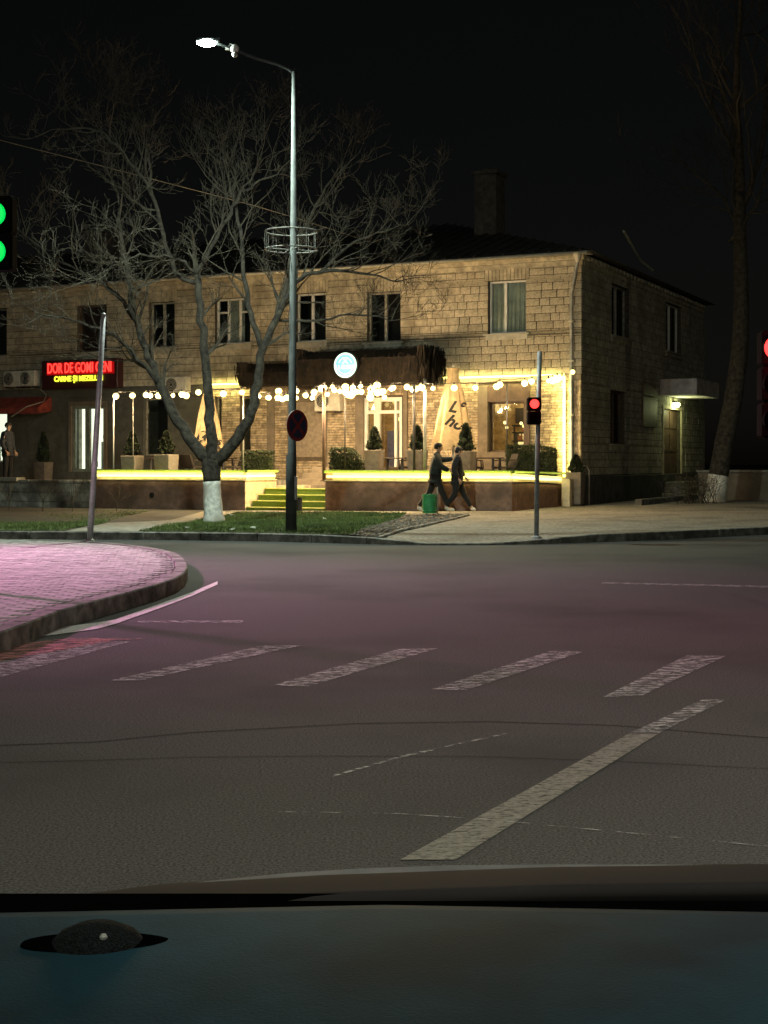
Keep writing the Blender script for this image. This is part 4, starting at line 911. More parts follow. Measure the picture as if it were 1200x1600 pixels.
conifer(900, 713, 738, 787, 24, 39.6, 'dark potted shrub beside the building corner and handrail', False, 'potted conifers on the terrace', .15)
def hedge(px0, px1, ytop, Y, dep, lb, round_=0, zb=DK):
    x0, x1 = (px0-600)*Y/F, (px1-600)*Y/F; H = CAMZ+(HZ-ytop)*Y/F-zb; wd = (x1-x0); t = thing('hedge_block', lb, 'hedge', ((x0+x1)/2, Y, zb), AZ*.6, 'boxwood hedge blocks on the terrace edge')
    def fn(rr):
        f = rr.random(); x = rr.uniform(-wd/2, wd/2); y = rr.uniform(-dep/2, dep/2); z = rr.uniform(.02, H)
        if f < .45: y = -dep/2
        elif f < .75: z = H
        elif f < .87: x = -wd/2 if rr.random() < .5 else wd/2
        nm = Vector((x/wd, y/dep*1.5, .6))
        if round_: z = min(z, H*(1-round_*max(0, x/wd*2)**2))
        return Vector((x+rr.gauss(0,.012), y+rr.gauss(0,.015), z+rr.gauss(0,.015))), nm
    leaf_cloud(int(5200*wd), fn, .055, int(px0)).build('foliage', M['box'], t)
    m = MB(); z_ = H*.9
    m.add([(-wd/2+.05,-dep/2+.05,0),(wd/2-.05,-dep/2+.05,0),(wd/2-.05,dep/2-.05,0),(-wd/2+.05,dep/2-.05,0),(-wd/2+.05,-dep/2+.05,z_),(wd/2-.05,-dep/2+.05,z_*(1-round_)),(wd/2-.05,dep/2-.05,z_*(1-round_)),(-wd/2+.05,dep/2-.05,z_)], [(0,1,2,3),(4,5,6,7),(0,1,5,4),(1,2,6,5),(2,3,7,6),(3,0,4,7)]); m.build('core', M['box'], t)
hedge(519, 566, 702, 38.9, .5, 'dark green hedge block right of the brown post', .45)
hedge(380, 426, 707, 41.1, .4, 'lit green hedge block at the right end of the left terrace')
hedge(793, 868, 698, 39.9, .4, 'wide dark hedge block at the right end of the terrace', .12)
# ------------------------------------------------------------------ tables and chairs
def make_chair(lb):
    t = thing('cafe_chair', lb, 'chair'); m = MB(); m.box(-.25, .25, -.24, .24, .38, .45); m.build('seat', M['wicker'], t, .02)
    m = MB(); m.add([(-.26,.2,.43),(.26,.2,.43),(.26,.26,.43),(-.26,.26,.43),(-.24,.34,.86),(.24,.34,.86),(.24,.39,.86),(-.24,.39,.86)], [(0,1,2,3),(4,5,6,7),(0,1,5,4),(1,2,6,5),(2,3,7,6),(3,0,4,7)]); m.build('backrest', M['wicker'], t, .015)
    for s in (-1, 1):
        for q in (-1, 1): m = MB(); m.tube([(s*.23, q*.2, .4), (s*.26, q*.25, 0)], .02, 6); m.build('leg', M['darkmetal'], t)
        m = MB(); m.tube([(s*.27, .25, .66), (s*.28, -.2, .64), (s*.26, -.22, .42)], .022, 6); m.build('armrest', M['wicker'], t)
    return t
def make_table(lb):
    t = thing('cafe_table', lb, 'table'); m = MB(); m.box(-.45, .45, -.35, .35, .70, .74); m.build('tabletop', M['wicker'], t, .01)
    for s in (-1, 1):
        for q in (-1, 1): m = MB(); m.tube([(s*.34, q*.25, .7), (s*.36, q*.27, 0)], .035, 6); m.build('leg', M['darkmetal'], t)
    return t
ch0 = make_chair('dark wicker chair'); tb0 = make_table('dark table'); first = [True, True]
def put(proto, k, px, Y, rz, lb, grp):
    o = proto if first[k] else copy_tree(proto); first[k] = False; o.location = ((px-600)*Y/F, Y, DK); o.rotation_euler = (0, 0, rz); o.scale = (1, 1, .84); o['label'] = lb; o['group'] = grp
cg = 'wicker chairs on the cafe terraces'; tg = 'tables on the cafe terraces'
put(tb0, 1, 617, 39.3, AZ, 'dark table between the door conifer and the middle conifer', tg); put(tb0, 1, 757, 38.6, AZ, 'dark table right of the tallest conifer', tg); put(tb0, 1, 340, 41.6, AZ, 'dark table behind the whitewashed tree trunk', tg); put(tb0, 1, 228, 42.4, AZ, 'dark table between the two pale planters', tg)
put(ch0, 0, 563, 39.4, 1.2, 'wicker chair leaning out behind the hedge block near the brown post', cg); put(ch0, 0, 637, 39.6, -1.5, 'wicker chair left of the middle conifer', cg); put(ch0, 0, 741, 38.9, 1.4, 'wicker chair partly hidden by the tallest conifer', cg)
put(ch0, 0, 786, 38.7, -1.3, 'wicker chair at the left end of the wide hedge block', cg); put(ch0, 0, 285, 41.9, .9, 'wicker chair left of the smaller parasol', cg); put(ch0, 0, 300, 41.4, 2.6, 'wicker chair just left of the tree trunk', cg); put(ch0, 0, 368, 41.2, -.9, 'wicker chair left of the lit hedge block', cg)
# ------------------------------------------------------------------ trees
def grow(mb, p, d, L, r, depth, rng, droop=0., nseg=5, kids=(4,5), upb=.12):
    pts = [p]; rad = [r]; q = p.copy(); dd = d.copy()
    for i in range(nseg):
        dd = (dd+Vector((rng.gauss(0,.16), rng.gauss(0,.16), rng.gauss(0,.16)+upb-droop*i/nseg))).normalized(); q = q+dd*L/nseg; pts.append(q.copy()); rad.append(max(.0035, r*(1-.8*(i+1)/nseg)))
    mb.tube(pts, rad, 5 if r > .03 else (4 if r > .012 else 3), False)
    if depth <= 0: return
    k = rng.randint(*kids)
    for j in range(k):
        t = .2+.8*(j+rng.random())/k; x = t*nseg; i = min(nseg-1, int(x)); base = pts[i].lerp(pts[i+1], x-i); ax = (pts[i+1]-pts[i]).normalized()
        pe = Vector((rng.gauss(0,1), rng.gauss(0,1), rng.gauss(0,1))); pe = (pe-ax*pe.dot(ax)).normalized(); a = rng.uniform(.45, 1.0)
        nd = (ax*math.cos(a)+pe*math.sin(a)).normalized(); rb = rad[i]*.62
        grow(mb, base, nd, L*rng.uniform(.5, .78)*(1-.25*t), max(.0045, rb), depth-1, rng, droop, nseg if depth > 1 else 4, kids, upb)
def smooth_path(pts, n=4):
    out = []
    for i in range(len(pts)-1):
        p0, p1, p2, p3 = pts[max(0,i-1)], pts[i], pts[i+1], pts[min(len(pts)-1,i+2)]
        for k in range(n):
            t = k/n; out.append(.5*((2*p1)+(p2-p0)*t+(2*p0-5*p1+4*p2-p3)*t*t+(3*p1-p0-3*p2+p3)*t*t*t))
    out.append(pts[-1]); return out
def tree(name, label, base_px, Y0, trunk, limbs, wash, seed, mtb, depth=3, tw=1., kids=(4,5), skip=.25):
    b = P(base_px[0], base_px[1], Y0); b.z = surf_z(b.x, b.y) if Y0 < 36 else pav_z(b.x, b.y); t = thing(name, label, 'tree', b); rng = random.Random(seed); s = Y0/F
    def W(px, py, dy): return P(px, py, Y0+dy)-b
    # trunk: lower whitewashed part and upper bark
    pts = smooth_path([W(x, y, 0) for x, y, r_ in trunk]); rs0 = [r_ for _, _, r_ in trunk]; rads = list(np.interp(np.linspace(0, len(trunk)-1, len(pts)), range(len(trunk)), rs0))
    pts[0].z = -.1; cut = min(range(len(pts)), key=lambda i: abs(pts[i].z-W(0, wash, 0).z))
    def knob(pts, rads, nm, mt):
        m = MB(); m.tube(pts, rads, 14); o = m.build(nm, mt, t, smooth=True)
        for v in o.data.vertices:
            n = math.sin(v.co.z*9+v.co.x*30)*.5+math.sin(v.co.z*21+v.co.y*44)*.5; v.co.x *= 1+.0*n; v.co.x += n*.012; v.co.y += n*.009
        return o
    knob(pts[:cut+1], [r_*1.02 for r_ in rads[:cut+1]], 'whitewashed_trunk', M['whitewash']); knob(pts[cut:], rads[cut:], 'trunk', mtb)
    tw_m = MB()
    for L_ in limbs:
        ps = smooth_path([W(x, y, dy) for x, y, dy in L_[0]], 4); r0, r1 = L_[1]; n = len(ps); rd_ = [r0+(r1-r0)*i/(n-1) for i in range(n)]
        ps = [p+Vector((rng.gauss(0,.02), rng.gauss(0,.03), rng.gauss(0,.02))) if 0 < i < n-1 else p for i, p in enumerate(ps)]
        m = MB(); m.tube(ps, rd_, 9); m.build('limb', mtb, t, smooth=True)
        nk = L_[2]; st = L_[3] if len(L_) > 3 else skip
        for j in range(nk):
            q = st+(1-st)*(j+rng.random())/nk; x = q*(n-1); i = min(n-2, int(x)); base = ps[i].lerp(ps[i+1], x-i); ax = (ps[i+1]-ps[i]).normalized(); pe = Vector((rng.gauss(0,1), rng.gauss(0,.8), rng.gauss(0,1))); pe = (pe-ax*pe.dot(ax)).normalized(); a = rng.uniform(.5, 1.15)
            nd = ax*math.cos(a)+pe*math.sin(a); grow(tw_m, base, nd, rng.uniform(1.2, 2.5)*tw, max(.012, rd_[i]*.5), depth, rng, L_[4] if len(L_) > 4 else .1, 6, kids)
        grow(tw_m, ps[-1], (ps[-1]-ps[-2]).normalized(), 1.5*tw, r1, depth, rng, .1, 6, kids)
    tag(tw_m.build('twigs', M['twig'], t), kind='stuff'); return t
tree('bare_tree', 'large bare spreading tree with whitewashed lower trunk on the grass verge', (334, 812), 30.6,
     [(334,814,.235),(333,800,.2),(332,775,.185),(331,752,.185),(330,735,.2),(332,718,.2)],
     [([(328,722,0),(310,703,.1),(277,657,.3),(253,610,.5),(233,557,.6),(217,513,.6),(203,450,.5),(192,390,.4),(185,310,.3)], (.15,.03), 11, .35, .12),
      ([(253,605,.5),(215,560,.2),(170,520,-.3),(110,500,-.8),(60,490,-1.2)], (.05,.012), 9, .2, .1),
      ([(225,530,.6),(190,470,1.0),(140,430,1.4),(80,400,1.8),(20,350,2.2)], (.06,.012), 10, .2, .1),
      ([(332,722,0),(329,690,0),(327,640,0),(322,560,0),(315,500,0),(308,428,0)], (.13,.07), 4, .5, .1),
      ([(308,430,0),(325,395,-.1),(345,360,-.2),(365,325,-.3),(380,300,-.4),(405,283,-.5),(437,272,-.6)], (.05,.015), 8, .2, 0),
      ([(310,440,0),(280,432,.3),(262,390,.3),(250,340,.2),(236,295,0),(212,265,-.2),(190,238,-.3),(168,213,-.5),(130,200,-.8),(80,203,-1.)], (.06,.012), 13, .2, .0),
      ([(236,295,0),(230,240,.2),(215,190,.5),(200,150,.7)], (.03,.01), 5, .2, 0),
      ([(175,215,-.5),(168,180,-.5),(172,140,-.5)], (.02,.008), 3, .2, 0),
      ([(308,428,0),(288,410,-.3),(265,401,-.6),(220,398,-1.0),(180,415,-1.4),(130,440,-1.9)], (.035,.01), 8, .2, .15),
      ([(338,724,0),(365,690,-.1),(388,655,-.2),(403,600,-.2),(410,545,-.2),(438,485,-.1),(462,440,0),(500,425,.2),(560,425,.4),(620,440,.6)], (.14,.015), 14, .45, .1),
      ([(410,545,-.2),(392,490,-.3),(381,430,-.3),(375,360,-.2),(362,300,-.1),(350,250,0)], (.07,.015), 8, .2, 0),
      ([(440,482,-.1),(455,420,.4),(480,350,.8),(510,290,1.0),(560,240,1.2)], (.06,.01), 10, .2, .0),
      ([(500,425,.2),(550,380,.4),(600,360,.5),(640,350,.7)], (.035,.01), 7, .1, .1),
      ([(430,500,0),(500,500,.1),(560,490,.2),(620,500,.3)], (.035,.01), 7, .2, .08),
      ([(380,300,-.4),(400,255,-.4),(413,200,-.3)], (.02,.008), 4, .2, 0),
      ([(345,360,-.2),(352,300,.1),(345,250,.2)], (.025,.008), 4, .2, 0)],
     752, 21, M['bark'], 3, .62, (3,4))
tree('bare_tree', 'tall bare tree leaning at the right edge beside the side entrance', (1118, 786), 42,
     [(1116,788,.34),(1120,760,.3),(1124,735,.29),(1132,690,.28),(1146,620,.27),(1156,540,.25),(1158,460,.22),(1156,380,.2),(1155,300,.17)],
     [([(1155,300,0),(1155,220,.2),(1150,130,.3),(1155,40,.3),(1160,-60,.3)], (.16,.04), 11, .2, .0),
      ([(1155,330,0),(1175,290,0),(1192,210,.2),(1196,120,.3),(1210,0,.3)], (.1,.03), 9, .2, .0),
      ([(1156,270,0),(1135,210,.4),(1105,150,.5),(1075,60,.5)], (.07,.02), 9, .2, 0),
      ([(1140,378,0),(1165,345,-.2),(1185,310,-.3),(1196,265,-.3)], (.06,.02), 6, .2, 0),
      ([(1157,360,0),(1130,310,.3),(1110,290,.3)], (.05,.02), 5, .2, 0)],
     742, 22, M['bark'], 3, 1.15, (2,4))
# young saplings before the retaining wall
for k, (px, py, yt, lb) in enumerate([(14, 800, 745, 'thin leafless sapling in front of the retaining wall below the standing person'), (67, 803, 752, 'thin leafless sapling in front of the retaining wall below the dark conifer'), (113, 802, 742, 'leafless sapling left of the leaning steel pole'), (182, 800, 760, 'small leafless sapling in front of the left terrace wall')]):
    p = G(px, py); t = thing('sapling', lb, 'sapling', p, 0, 'saplings planted along the verge'); H = (py-yt)*p.y/F; rng = random.Random(40+k)
    m = MB(); m.tube([(0,0,-.02), (.01,0,H*.35)], [.014,.011], 5); m.build('trunk', M['bark'], t)
    m = MB()
    for j in range(5):
        an = rng.uniform(0,6.28); grow(m, Vector((.01,0,H*(.3+.03*j))), Vector((math.cos(an)*.7, math.sin(an)*.7, .8)).normalized(), H*.6, .008, 1, rng, 0, 4, (2,4))
    m.build('twigs', M['twig'], t)
# bush and low wall at right
p = P(1085, 783, 40.5); t = thing('bush', 'dry low bush beside the side entrance steps', 'bush', (p.x, p.y, pav_z(p.x, p.y))); m = MB(); rng = random.Random(9)
for k in range(46):
    an = rng.uniform(0,6.28); grow(m, Vector((rng.gauss(0,.25), rng.gauss(0,.2), 0)), Vector((math.cos(an)*.6, math.sin(an)*.6, .9)).normalized(), .65, .012, 2, rng, .25, 4, (2,4))
m.build('twigs', M['twig'], t)
t = thing('low_wall', 'low rendered garden wall behind the right tree', 'wall', (9.6, 44, 0), -.15); m = MB(); m.box(0, 12, 0, .25, -.1, 1.0); m.build('wall_body', M['render'], t, .02); m = MB(); m.box(-.05, 12.05, -.05, .3, 1.002, 1.08); m.build('coping', M['concrete'], t, .01)
# ------------------------------------------------------------------ street lamp
lpb = G(455, 832); lpY = lpb.y; lp = thing('street_lamp', 'tall grey street lamp with long arm and lit head on the verge', 'street lamp', lpb)
def LW(px, py, dy=0): return P(px, py, lpY+dy)-lpb
topz = LW(460, 112)
m = MB(); m.tube([(0,0,-.1), (0,0,1.3), (.015,0,1.32), tuple(topz)], [.095,.088,.07,.042], 14); m.build('pole', M['lamp_metal'], lp, smooth=True)
m = MB(); m.box(.05, .1, -.07, .07, .55, .95); m.build('access_door', M['polegrey'], lp, .01)
m = MB(); armp = smooth_path([topz-Vector((0,0,.12)), topz+Vector((-.04,0,0)), LW(435, 101), LW(400, 91), LW(368, 78), LW(345, 70), LW(336, 67)], 3); m.tube(armp, .026, 8); m.build('arm', M['lamp_metal'], lp, smooth=True)
hd = LW(325, 66); m = MB(); m.add([tuple(hd+Vector(v)) for v in ((-.2,-.11,.0),(.2,-.07,.0),(.2,.07,.0),(-.2,.11,.0),(-.17,-.08,.06),(.2,-.05,.07),(.2,.05,.07),(-.17,.08,.06))], [(0,1,2,3),(4,5,6,7),(0,1,5,4),(1,2,6,5),(2,3,7,6),(3,0,4,7)]); m.build('lamp_head', M['lamp_metal'], lp, .01)
m = MB(); m.ball(tuple(hd+Vector((-.02,0,-.01))), .12, 12, 8, (1.4,1,.5)); m.build('lamp_lens', M['lampface'], lp)
l = bpy.data.lights.new('street_light', 'SPOT'); l.energy = LAMP_W; l.color = (.82,1,.86); l.spot_size = R(168); l.spot_blend = .6; l.shadow_soft_size = .12; lo = link('street_light', l, lp, hd+Vector((0,0,-.14))); lo.rotation_euler = (R(14), 0, 0)
# camera dome on the arm, top-level things hung on the pole
cp = lpb+LW(367, 80); t = thing('security_camera', 'white dome camera hanging under the street lamp arm', 'camera', cp); m = MB(); m.lathe([(.02,.12),(.05,.1),(.075,.06),(.075,.0),(.05,-.02)], 14); m.build('housing', M['upvc'], t, smooth=True); m = MB(); m.ball((0,0,-.05), .055, 12, 8); m.build('dome', M['pipe'], t, smooth=True); m = MB(); m.tube([(0,0,.1),(-.08,0,.12),(-.12,0,.06)], .012, 6); m.box(-.16,-.06,-.02,.02,.02,.06); m.build('bracket', M['upvc'], t)
rc = LW(458.5, 376).z; t = thing('wire_basket', 'round wire flower basket ring fixed round the street lamp pole', 'basket', lpb+Vector((0,0,rc))); rad = 41*lpY/F
for z in (.15, -.15):
    m = MB(); m.tube([(rad*math.cos(k*math.pi/18), rad*math.sin(k*math.pi/18), z) for k in range(37)], .013, 5); m.build('hoop', M['dimwire'], t)
m = MB()
for k in range(14):
    an = k*math.pi/7; m.tube([(rad*math.cos(an), rad*math.sin(an), .15), (rad*math.cos(an), rad*math.sin(an), -.15)], .006, 4)
for k in range(4):
    an = k*math.pi/2+.4; m.tube([(.05*math.cos(an), .05*math.sin(an), -.15), (rad*math.cos(an), rad*math.sin(an), -.15)], .008, 4)
m.build('wires', M['dimwire'], t)
sp = lpb+LW(464.5, 665, -.12); t = thing('road_sign', 'round no-stopping sign with red rim seen obliquely on the lamp post', 'sign', sp, R(52))
def disc(r_, y0, y1, n=28): m = MB(); q = MB(); q.lathe([(r_, y0), (r_, y1)], n); m.add([(v[0], v[2], v[1]) for v in q.v], q.f); return m
dred = mat('sign_red', (.2,.02,.02), .4, bump=0); dblue = mat('sign_blue', (.02,.03,.07), .35, bump=0)
disc(.265, 0, .012).build('back_plate', M['pipe'], t); disc(.262, -.006, -.001).build('rim', dred, t); disc(.21, -.012, -.007).build('blue_face', dblue, t)
m = MB()
for an in (45, -45): m.box(-.21, .21, -.018+(.002 if an > 0 else 0), -.013, -.025, .025, Matrix.Rotation(R(an), 4, 'Y'))
m.build('cross_bar', dred, t)
m = MB(); m.box(-.06, .06, .01, .09, -.02, .02); m.build('clamp', M['pipe'], t)
# ------------------------------------------------------------------ traffic lights
def signal_head(root, z0, n, lit, mats, scale=1., off=(0,0,0), wd=.15):
    w_ = wd*scale; hh = .3*scale
    for i in range(n):
        z = z0+i*hh; b = MB(); b.box(off[0]-w_, off[0]+w_, off[1]-.1, off[1]+.1, z+.004, z+hh-.004); b.build('signal_housing', M['sigblack'], root, .02)
        m = MB(); q = MB(); q.lathe([(.1*scale,0),(.09*scale,.02),(.05*scale,.03)], 22); m.add([(off[0]+v[0], off[1]-.101-v[2], z+hh/2+v[1]) for v in q.v], q.f); m.build('lens', mats if i in lit else M['rubber'], root, smooth=False)
        v_ = MB(); pts = []; n_ = 12
        for k in range(n_+1):
            a = R(-20)+R(220)*k/n_; pts.append((math.cos(a)*.118*scale, math.sin(a)*.118*scale))
        for (x1, z1), (x2, z2_) in zip(pts, pts[1:]):
            v_.add([(off[0]+x1, off[1]-.1, z+hh/2+z1), (off[0]+x2, off[1]-.1, z+hh/2+z2_), (off[0]+x2, off[1]-.1-.06*scale, z+hh/2+z2_), (off[0]+x1, off[1]-.1-.06*scale, z+hh/2+z1)], [(0,1,2,3)])
        v_.build('visor', M['sigblack'], root)
tb = GZ(838, 839, .1); tb.z = surf_z(tb.x, tb.y); t = thing('traffic_light', 'slim pedestrian signal post with lit red light at the crossing ramp', 'traffic light', tb); Y = tb.y
Hh = CAMZ+(HZ-549)*Y/F-tb.z
m = MB(); m.tube([(0,0,-.05),(.02,0,Hh*.5),(.055,0,Hh)], .038, 12); m.build('pole', M['polegrey'], t, smooth=True); m = MB(); m.lathe([(.09,0),(.08,.03),(.045,.05)], 14); m.build('base_collar', M['polegrey'], t)
signal_head(t, CAMZ+(HZ-664)*Y/F-tb.z, 2, (1,), M['ledred'], .74, (-.05, -.1, 0))
l = bpy.data.lights.new('red_light', 'POINT'); l.energy = 6; l.color = (1,.04,.03); l.shadow_soft_size = .08; link('red_light', l, t, (-.05, -.45, CAMZ+(HZ-632)*Y/F-tb.z))
# green signal at left edge
Y = 13.; gx = (-6-600)*Y/F; t = thing('traffic_light', 'traffic signal with two lit green lights cut off by the left edge', 'traffic light', (gx, Y, .15)); zc = CAMZ+(HZ-395)*Y/F-.15
m = MB(); m.tube([(-.3,.05,-.05),(-.3,.05,zc+.9)], .055, 12); m.tube([(-.3,.05,zc+.1),(0,.05,zc+.1)], .02, 6); m.build('pole', M['polegrey'], t, smooth=True)
signal_head(t, zc-.17, 2, (0, 1), M['ledgreen'], 1.12, (0,0,0))
# red signal at the right edge
Y = 12.; t = thing('traffic_light', 'traffic signal with lit red light cut off by the right edge', 'traffic light', ((1208-600)*Y/F, Y, 0)); zc = CAMZ+(HZ-545)*Y/F
m = MB(); m.tube([(.28,.05,-.05),(.28,.05,zc+.9)], .055, 12); m.tube([(.28,.05,zc),(0,.05,zc)], .02, 6); m.build('pole', M['polegrey'], t, smooth=True)
signal_head(t, zc-.75, 3, (2,), M['ledred'], 1.0, (0,0,0), .115)
l = bpy.data.lights.new('red_light', 'POINT'); l.energy = 24; l.color = (1,.03,.06); l.shadow_soft_size = .1; link('red_light', l, t, (0, -.5, zc))
# leaning steel pole on the corner
p0 = GZ(140, 845, .15); d1 = P(162, 493, p0.y)-p0; t = thing('leaning_pole', 'bare steel pole leaning slightly right on the near corner pavement', 'pole', p0); m = MB(); m.tube([(0,0,-.05), tuple(d1*.5), tuple(d1)], [.046,.042,.036], 12); m.build('shaft', mat('galvanised_tube', (.5,.48,.5), .4, metal=.3), t, smooth=True); m = MB(); m.ball(tuple(d1), .04, 10, 6); m.build('cap', M['pipe'], t); m = MB(); m.lathe([(.08,0),(.07,.02),(.045,.03)], 12); m.build('collar', M['pipe'], t)
# green litter bin
b0 = G(671, 806); t = thing('litter_bin', 'green round steel litter bin on a post beside the walking pair', 'litter bin', b0); s = b0.y/F
m = MB(); m.lathe([(11*s,.06),(11.3*s,.3),(11.3*s,34*s),(10.5*s,34*s),(10.3*s,.1)], 22); m.build('drum', M['greenp'], t, smooth=False)
m = MB(); m.tube([(12.3*s,.02,-.02),(12.3*s,.02,45*s)], .014, 8); m.build('post', M['pipe'], t)
for z in (.12, 31*s): m = MB(); m.tube([(11.5*s*math.cos(k*math.pi/10), 11.5*s*math.sin(k*math.pi/10), z) for k in range(21)], .008, 5); m.build('hoop', M['greenp'], t)
bp_ = G(467, 800); m = MB(); m.lathe([(.09,0),(.09,.32),(.07,.34),(.1,.36),(.1,.38)], 14); tag(m.build('step_bollard', M['black'], loc=bp_), 'small black bollard at the foot of the green steps behind lamp post', 'bollard')
# handrail at the corner
hr = thing('handrail', 'bent steel handrail beside the potted shrub at the building corner', 'handrail', P(916, 788, 40.2)); m = MB(); s = 40.2/F
m.tube([(3*s,-.2,-.1),(3*s,-.2,52*s),(0,-.2,58*s),(-8*s,.3,63*s)], .022, 8); m.build('rail', M['pipe'], hr, smooth=True); m = MB(); m.tube([(-8*s,.3,63*s),(-8*s,.3,-.1)], .02, 8); m.build('post', M['pipe'], hr)
# ------------------------------------------------------------------ people
def skin(name, verts, edges, rads, mt, parent, sub=2, root=0):
    me = bpy.data.meshes.new(name); me.from_pydata([Vector(v) for v in verts], edges, []); o = bpy.data.objects.new(name, me); C.objects.link(o)
    o.modifiers.new('s', 'SKIN'); sv = me.skin_vertices[0].data
    for i, r_ in enumerate(rads):
        sv[i].radius = (r_, r_) if not hasattr(r_, '__len__') else r_; sv[i].use_root = (i == root)
    m_ = o.modifiers.new('u', 'SUBSURF'); m_.levels = sub; m_.render_levels = sub
    dg = bpy.context.evaluated_depsgraph_get(); me2 = bpy.data.meshes.new_from_object(o.evaluated_get(dg)); bpy.data.objects.remove(o)
    me2.materials.clear(); me2.materials.append(mt); me2.shade_smooth(); return link(name, me2, parent)
def chain(cs):
    V = []; E = []; Rr = []
    for c in cs:
        st = None
        for j, (v, r_) in enumerate(c):
            hit = next((i for i, w_ in enumerate(V) if (Vector(w_)-Vector(v)).length < 1e-5), None)
            if hit is None: V.append(v); Rr.append(r_); hit = len(V)-1
            if st is not None: E.append((st, hit))
            st = hit
    return V, E, Rr
def person(label, loc, rz, J, jk, tr_, shoe, hairm, group=None, hood=False, sc=1.):
    t = thing('person', label, 'person', loc, rz, group); t.scale = (sc,)*3
    pel, che, nek, hed = J['pelvis'], J['chest'], J['neck'], J['head']
    arms = [J['armL'], J['armR']]; legs = [J['legL'], J['legR']]
    cs = [[(pel,.1),(che,.11),(nek,.05),((hed[0]-.005,hed[1],hed[2]-.07),.06),(hed,.088),((hed[0],hed[1],hed[2]+.07),.07)]]
    for a in arms:
        cs.append([(che,.11),(a[0],.05),(a[1],.038),(a[2],.027)])
    for l in legs: cs.append([(pel,.1),(l[0],.08),(l[1],.052),(l[2],.037),(l[3],.03)])
    body = skin('body', *chain(cs), M['skin'], t, 2)
    m = MB(); f = J.get('face', 1); hx, hy, hz_ = hed
    m.ball((hx+f*.098, hy, hz_-.0), .016, 6, 4, (1,.7,1.4)); m.ball((hx-f*.005, hy+.088, hz_), .022, 6, 4, (.8,.5,1.2)); m.ball((hx-f*.005, hy-.088, hz_), .022, 6, 4, (.8,.5,1.2)); m.box(hx+f*.085, hx+f*.096, hy-.022, hy+.022, hz_-.05, hz_-.043); m.build('face_features', M['skin'], body)
    m = MB(); m.ball((hx+f*.078, hy+.032, hz_+.022), .011, 6, 4); m.ball((hx+f*.078, hy-.032, hz_+.022), .011, 6, 4); m.build('eyes', M['hair'], body)
    # hands: palm and five fingers
    for a in arms:
        w0 = Vector(a[2]); d = (Vector(a[2])-Vector(a[1])).normalized(); sx = d.orthogonal().normalized(); up_ = d.cross(sx)
        hc = [[(tuple(w0),.024),(tuple(w0+d*.05),.03),(tuple(w0+d*.085),.03)]]
        for k, (o_, L_) in enumerate(((-.03,.05),(-.01,.065),(.011,.06),(.031,.045))): b_ = w0+d*.085; hc.append([(tuple(b_),.03),(tuple(b_+sx*o_+d*.015),.009),(tuple(b_+sx*o_*1.1+d*(.015+L_*.6)+up_*.012),.0085),(tuple(b_+sx*o_+d*(.01+L_)+up_*.035),.007)])
        hc.append([(tuple(w0+d*.05),.03),(tuple(w0+d*.06-sx*.035),.011),(tuple(w0+d*.1-sx*.052+up_*.01),.009)])
        skin('hand', *chain(hc), M['skin'], body, 1)
    lift = 1.0
    cs = [[((pel[0],pel[1],pel[2]-.1),(.17,.15)),(pel,(.17,.155)),(((pel[0]+che[0])/2,pel[1],(pel[2]+che[2])/2),(.17,.165)),(che,(.18,.15)),((nek[0]-.01,nek[1],nek[2]-.0),.09)]+([((nek[0]-.05*f,nek[1],nek[2]+.05),.1)] if hood else [])]
    for a in arms: cs.append([(che,(.18,.15)),(a[0],.1),(a[1],.08),(tuple(Vector(a[1]).lerp(Vector(a[2]),.97)),.058)])
    jo = skin('jacket', *chain(cs), jk, t, 2)
    m = MB(); m.tube([(pel[0],pel[1],pel[2]-.14),(pel[0],pel[1],pel[2]-.06)], [.178,.18], 14); m.build('hem', jk, jo, smooth=True)
    cs = []
    for l in legs: cs.append([((pel[0],pel[1],pel[2]-.02),.125),(l[0],.112),(tuple(Vector(l[0]).lerp(Vector(l[1]),.5)),.1),(l[1],.08),(tuple(Vector(l[1]).lerp(Vector(l[2]),.6)),.07),(tuple(Vector(l[1]).lerp(Vector(l[2]),.95)),.05)])
    skin('trousers', *chain(cs), tr_, t, 2)
    for l in legs:
        an = Vector(l[2]); to = Vector(l[3]); d = (to-an); d0 = d.normalized(); heel = an-Vector((d.x*.25, d.y*.25, .03)) if abs(d.z) < .08 else an-d0*.02
        skin('shoe', *chain([[(tuple(heel+Vector((0,0,-.015))),.045),(tuple(an.lerp(to,.4)),.05),(tuple(to),.038)]]), shoe, t, 2)
    m = MB(); m.ball((hx-.012*f, hy, hz_+.035), .108, 14, 9, (1,.92,.95)); o = m.build('hair' if hairm is M['hair'] else 'hat', hairm, t, smooth=True)
    for v in o.data.vertices:
        if (v.co.x-hx)*f > .035 and v.co.z < hz_+.05: v.co.x = hx+f*.035+(v.co.x-hx-f*.035)*.1
        if v.co.z < hz_-.03: v.co.z = hz_-.03
    return t
pp = GZ(680, 801, .06)
person('person in dark jacket walking right, arm reaching to the companion ahead', (pp.x, pp.y, pav_z(pp.x, pp.y)), 0,
    dict(pelvis=(0,0,.86), chest=(.02,0,1.26), neck=(.05,0,1.42), head=(.085,0,1.57), armL=[(.04,.19,1.35),(.2,.24,1.27),(.46,.17,1.32)], armR=[(.02,-.2,1.35),(.12,-.26,1.12),(.34,-.22,1.02)],
         legL=[(-.02,.09,.82),(-.14,.1,.47),(-.42,.1,.13),(-.3,.1,.04)], legR=[(.02,-.09,.82),(.18,-.1,.47),(.33,-.1,.1),(.47,-.1,.045)]), M['jacket'], M['trous'], M['shoe'], M['hair'], 'pair walking past the terrace', True, 1.02)
pp = GZ(714, 801, .06)
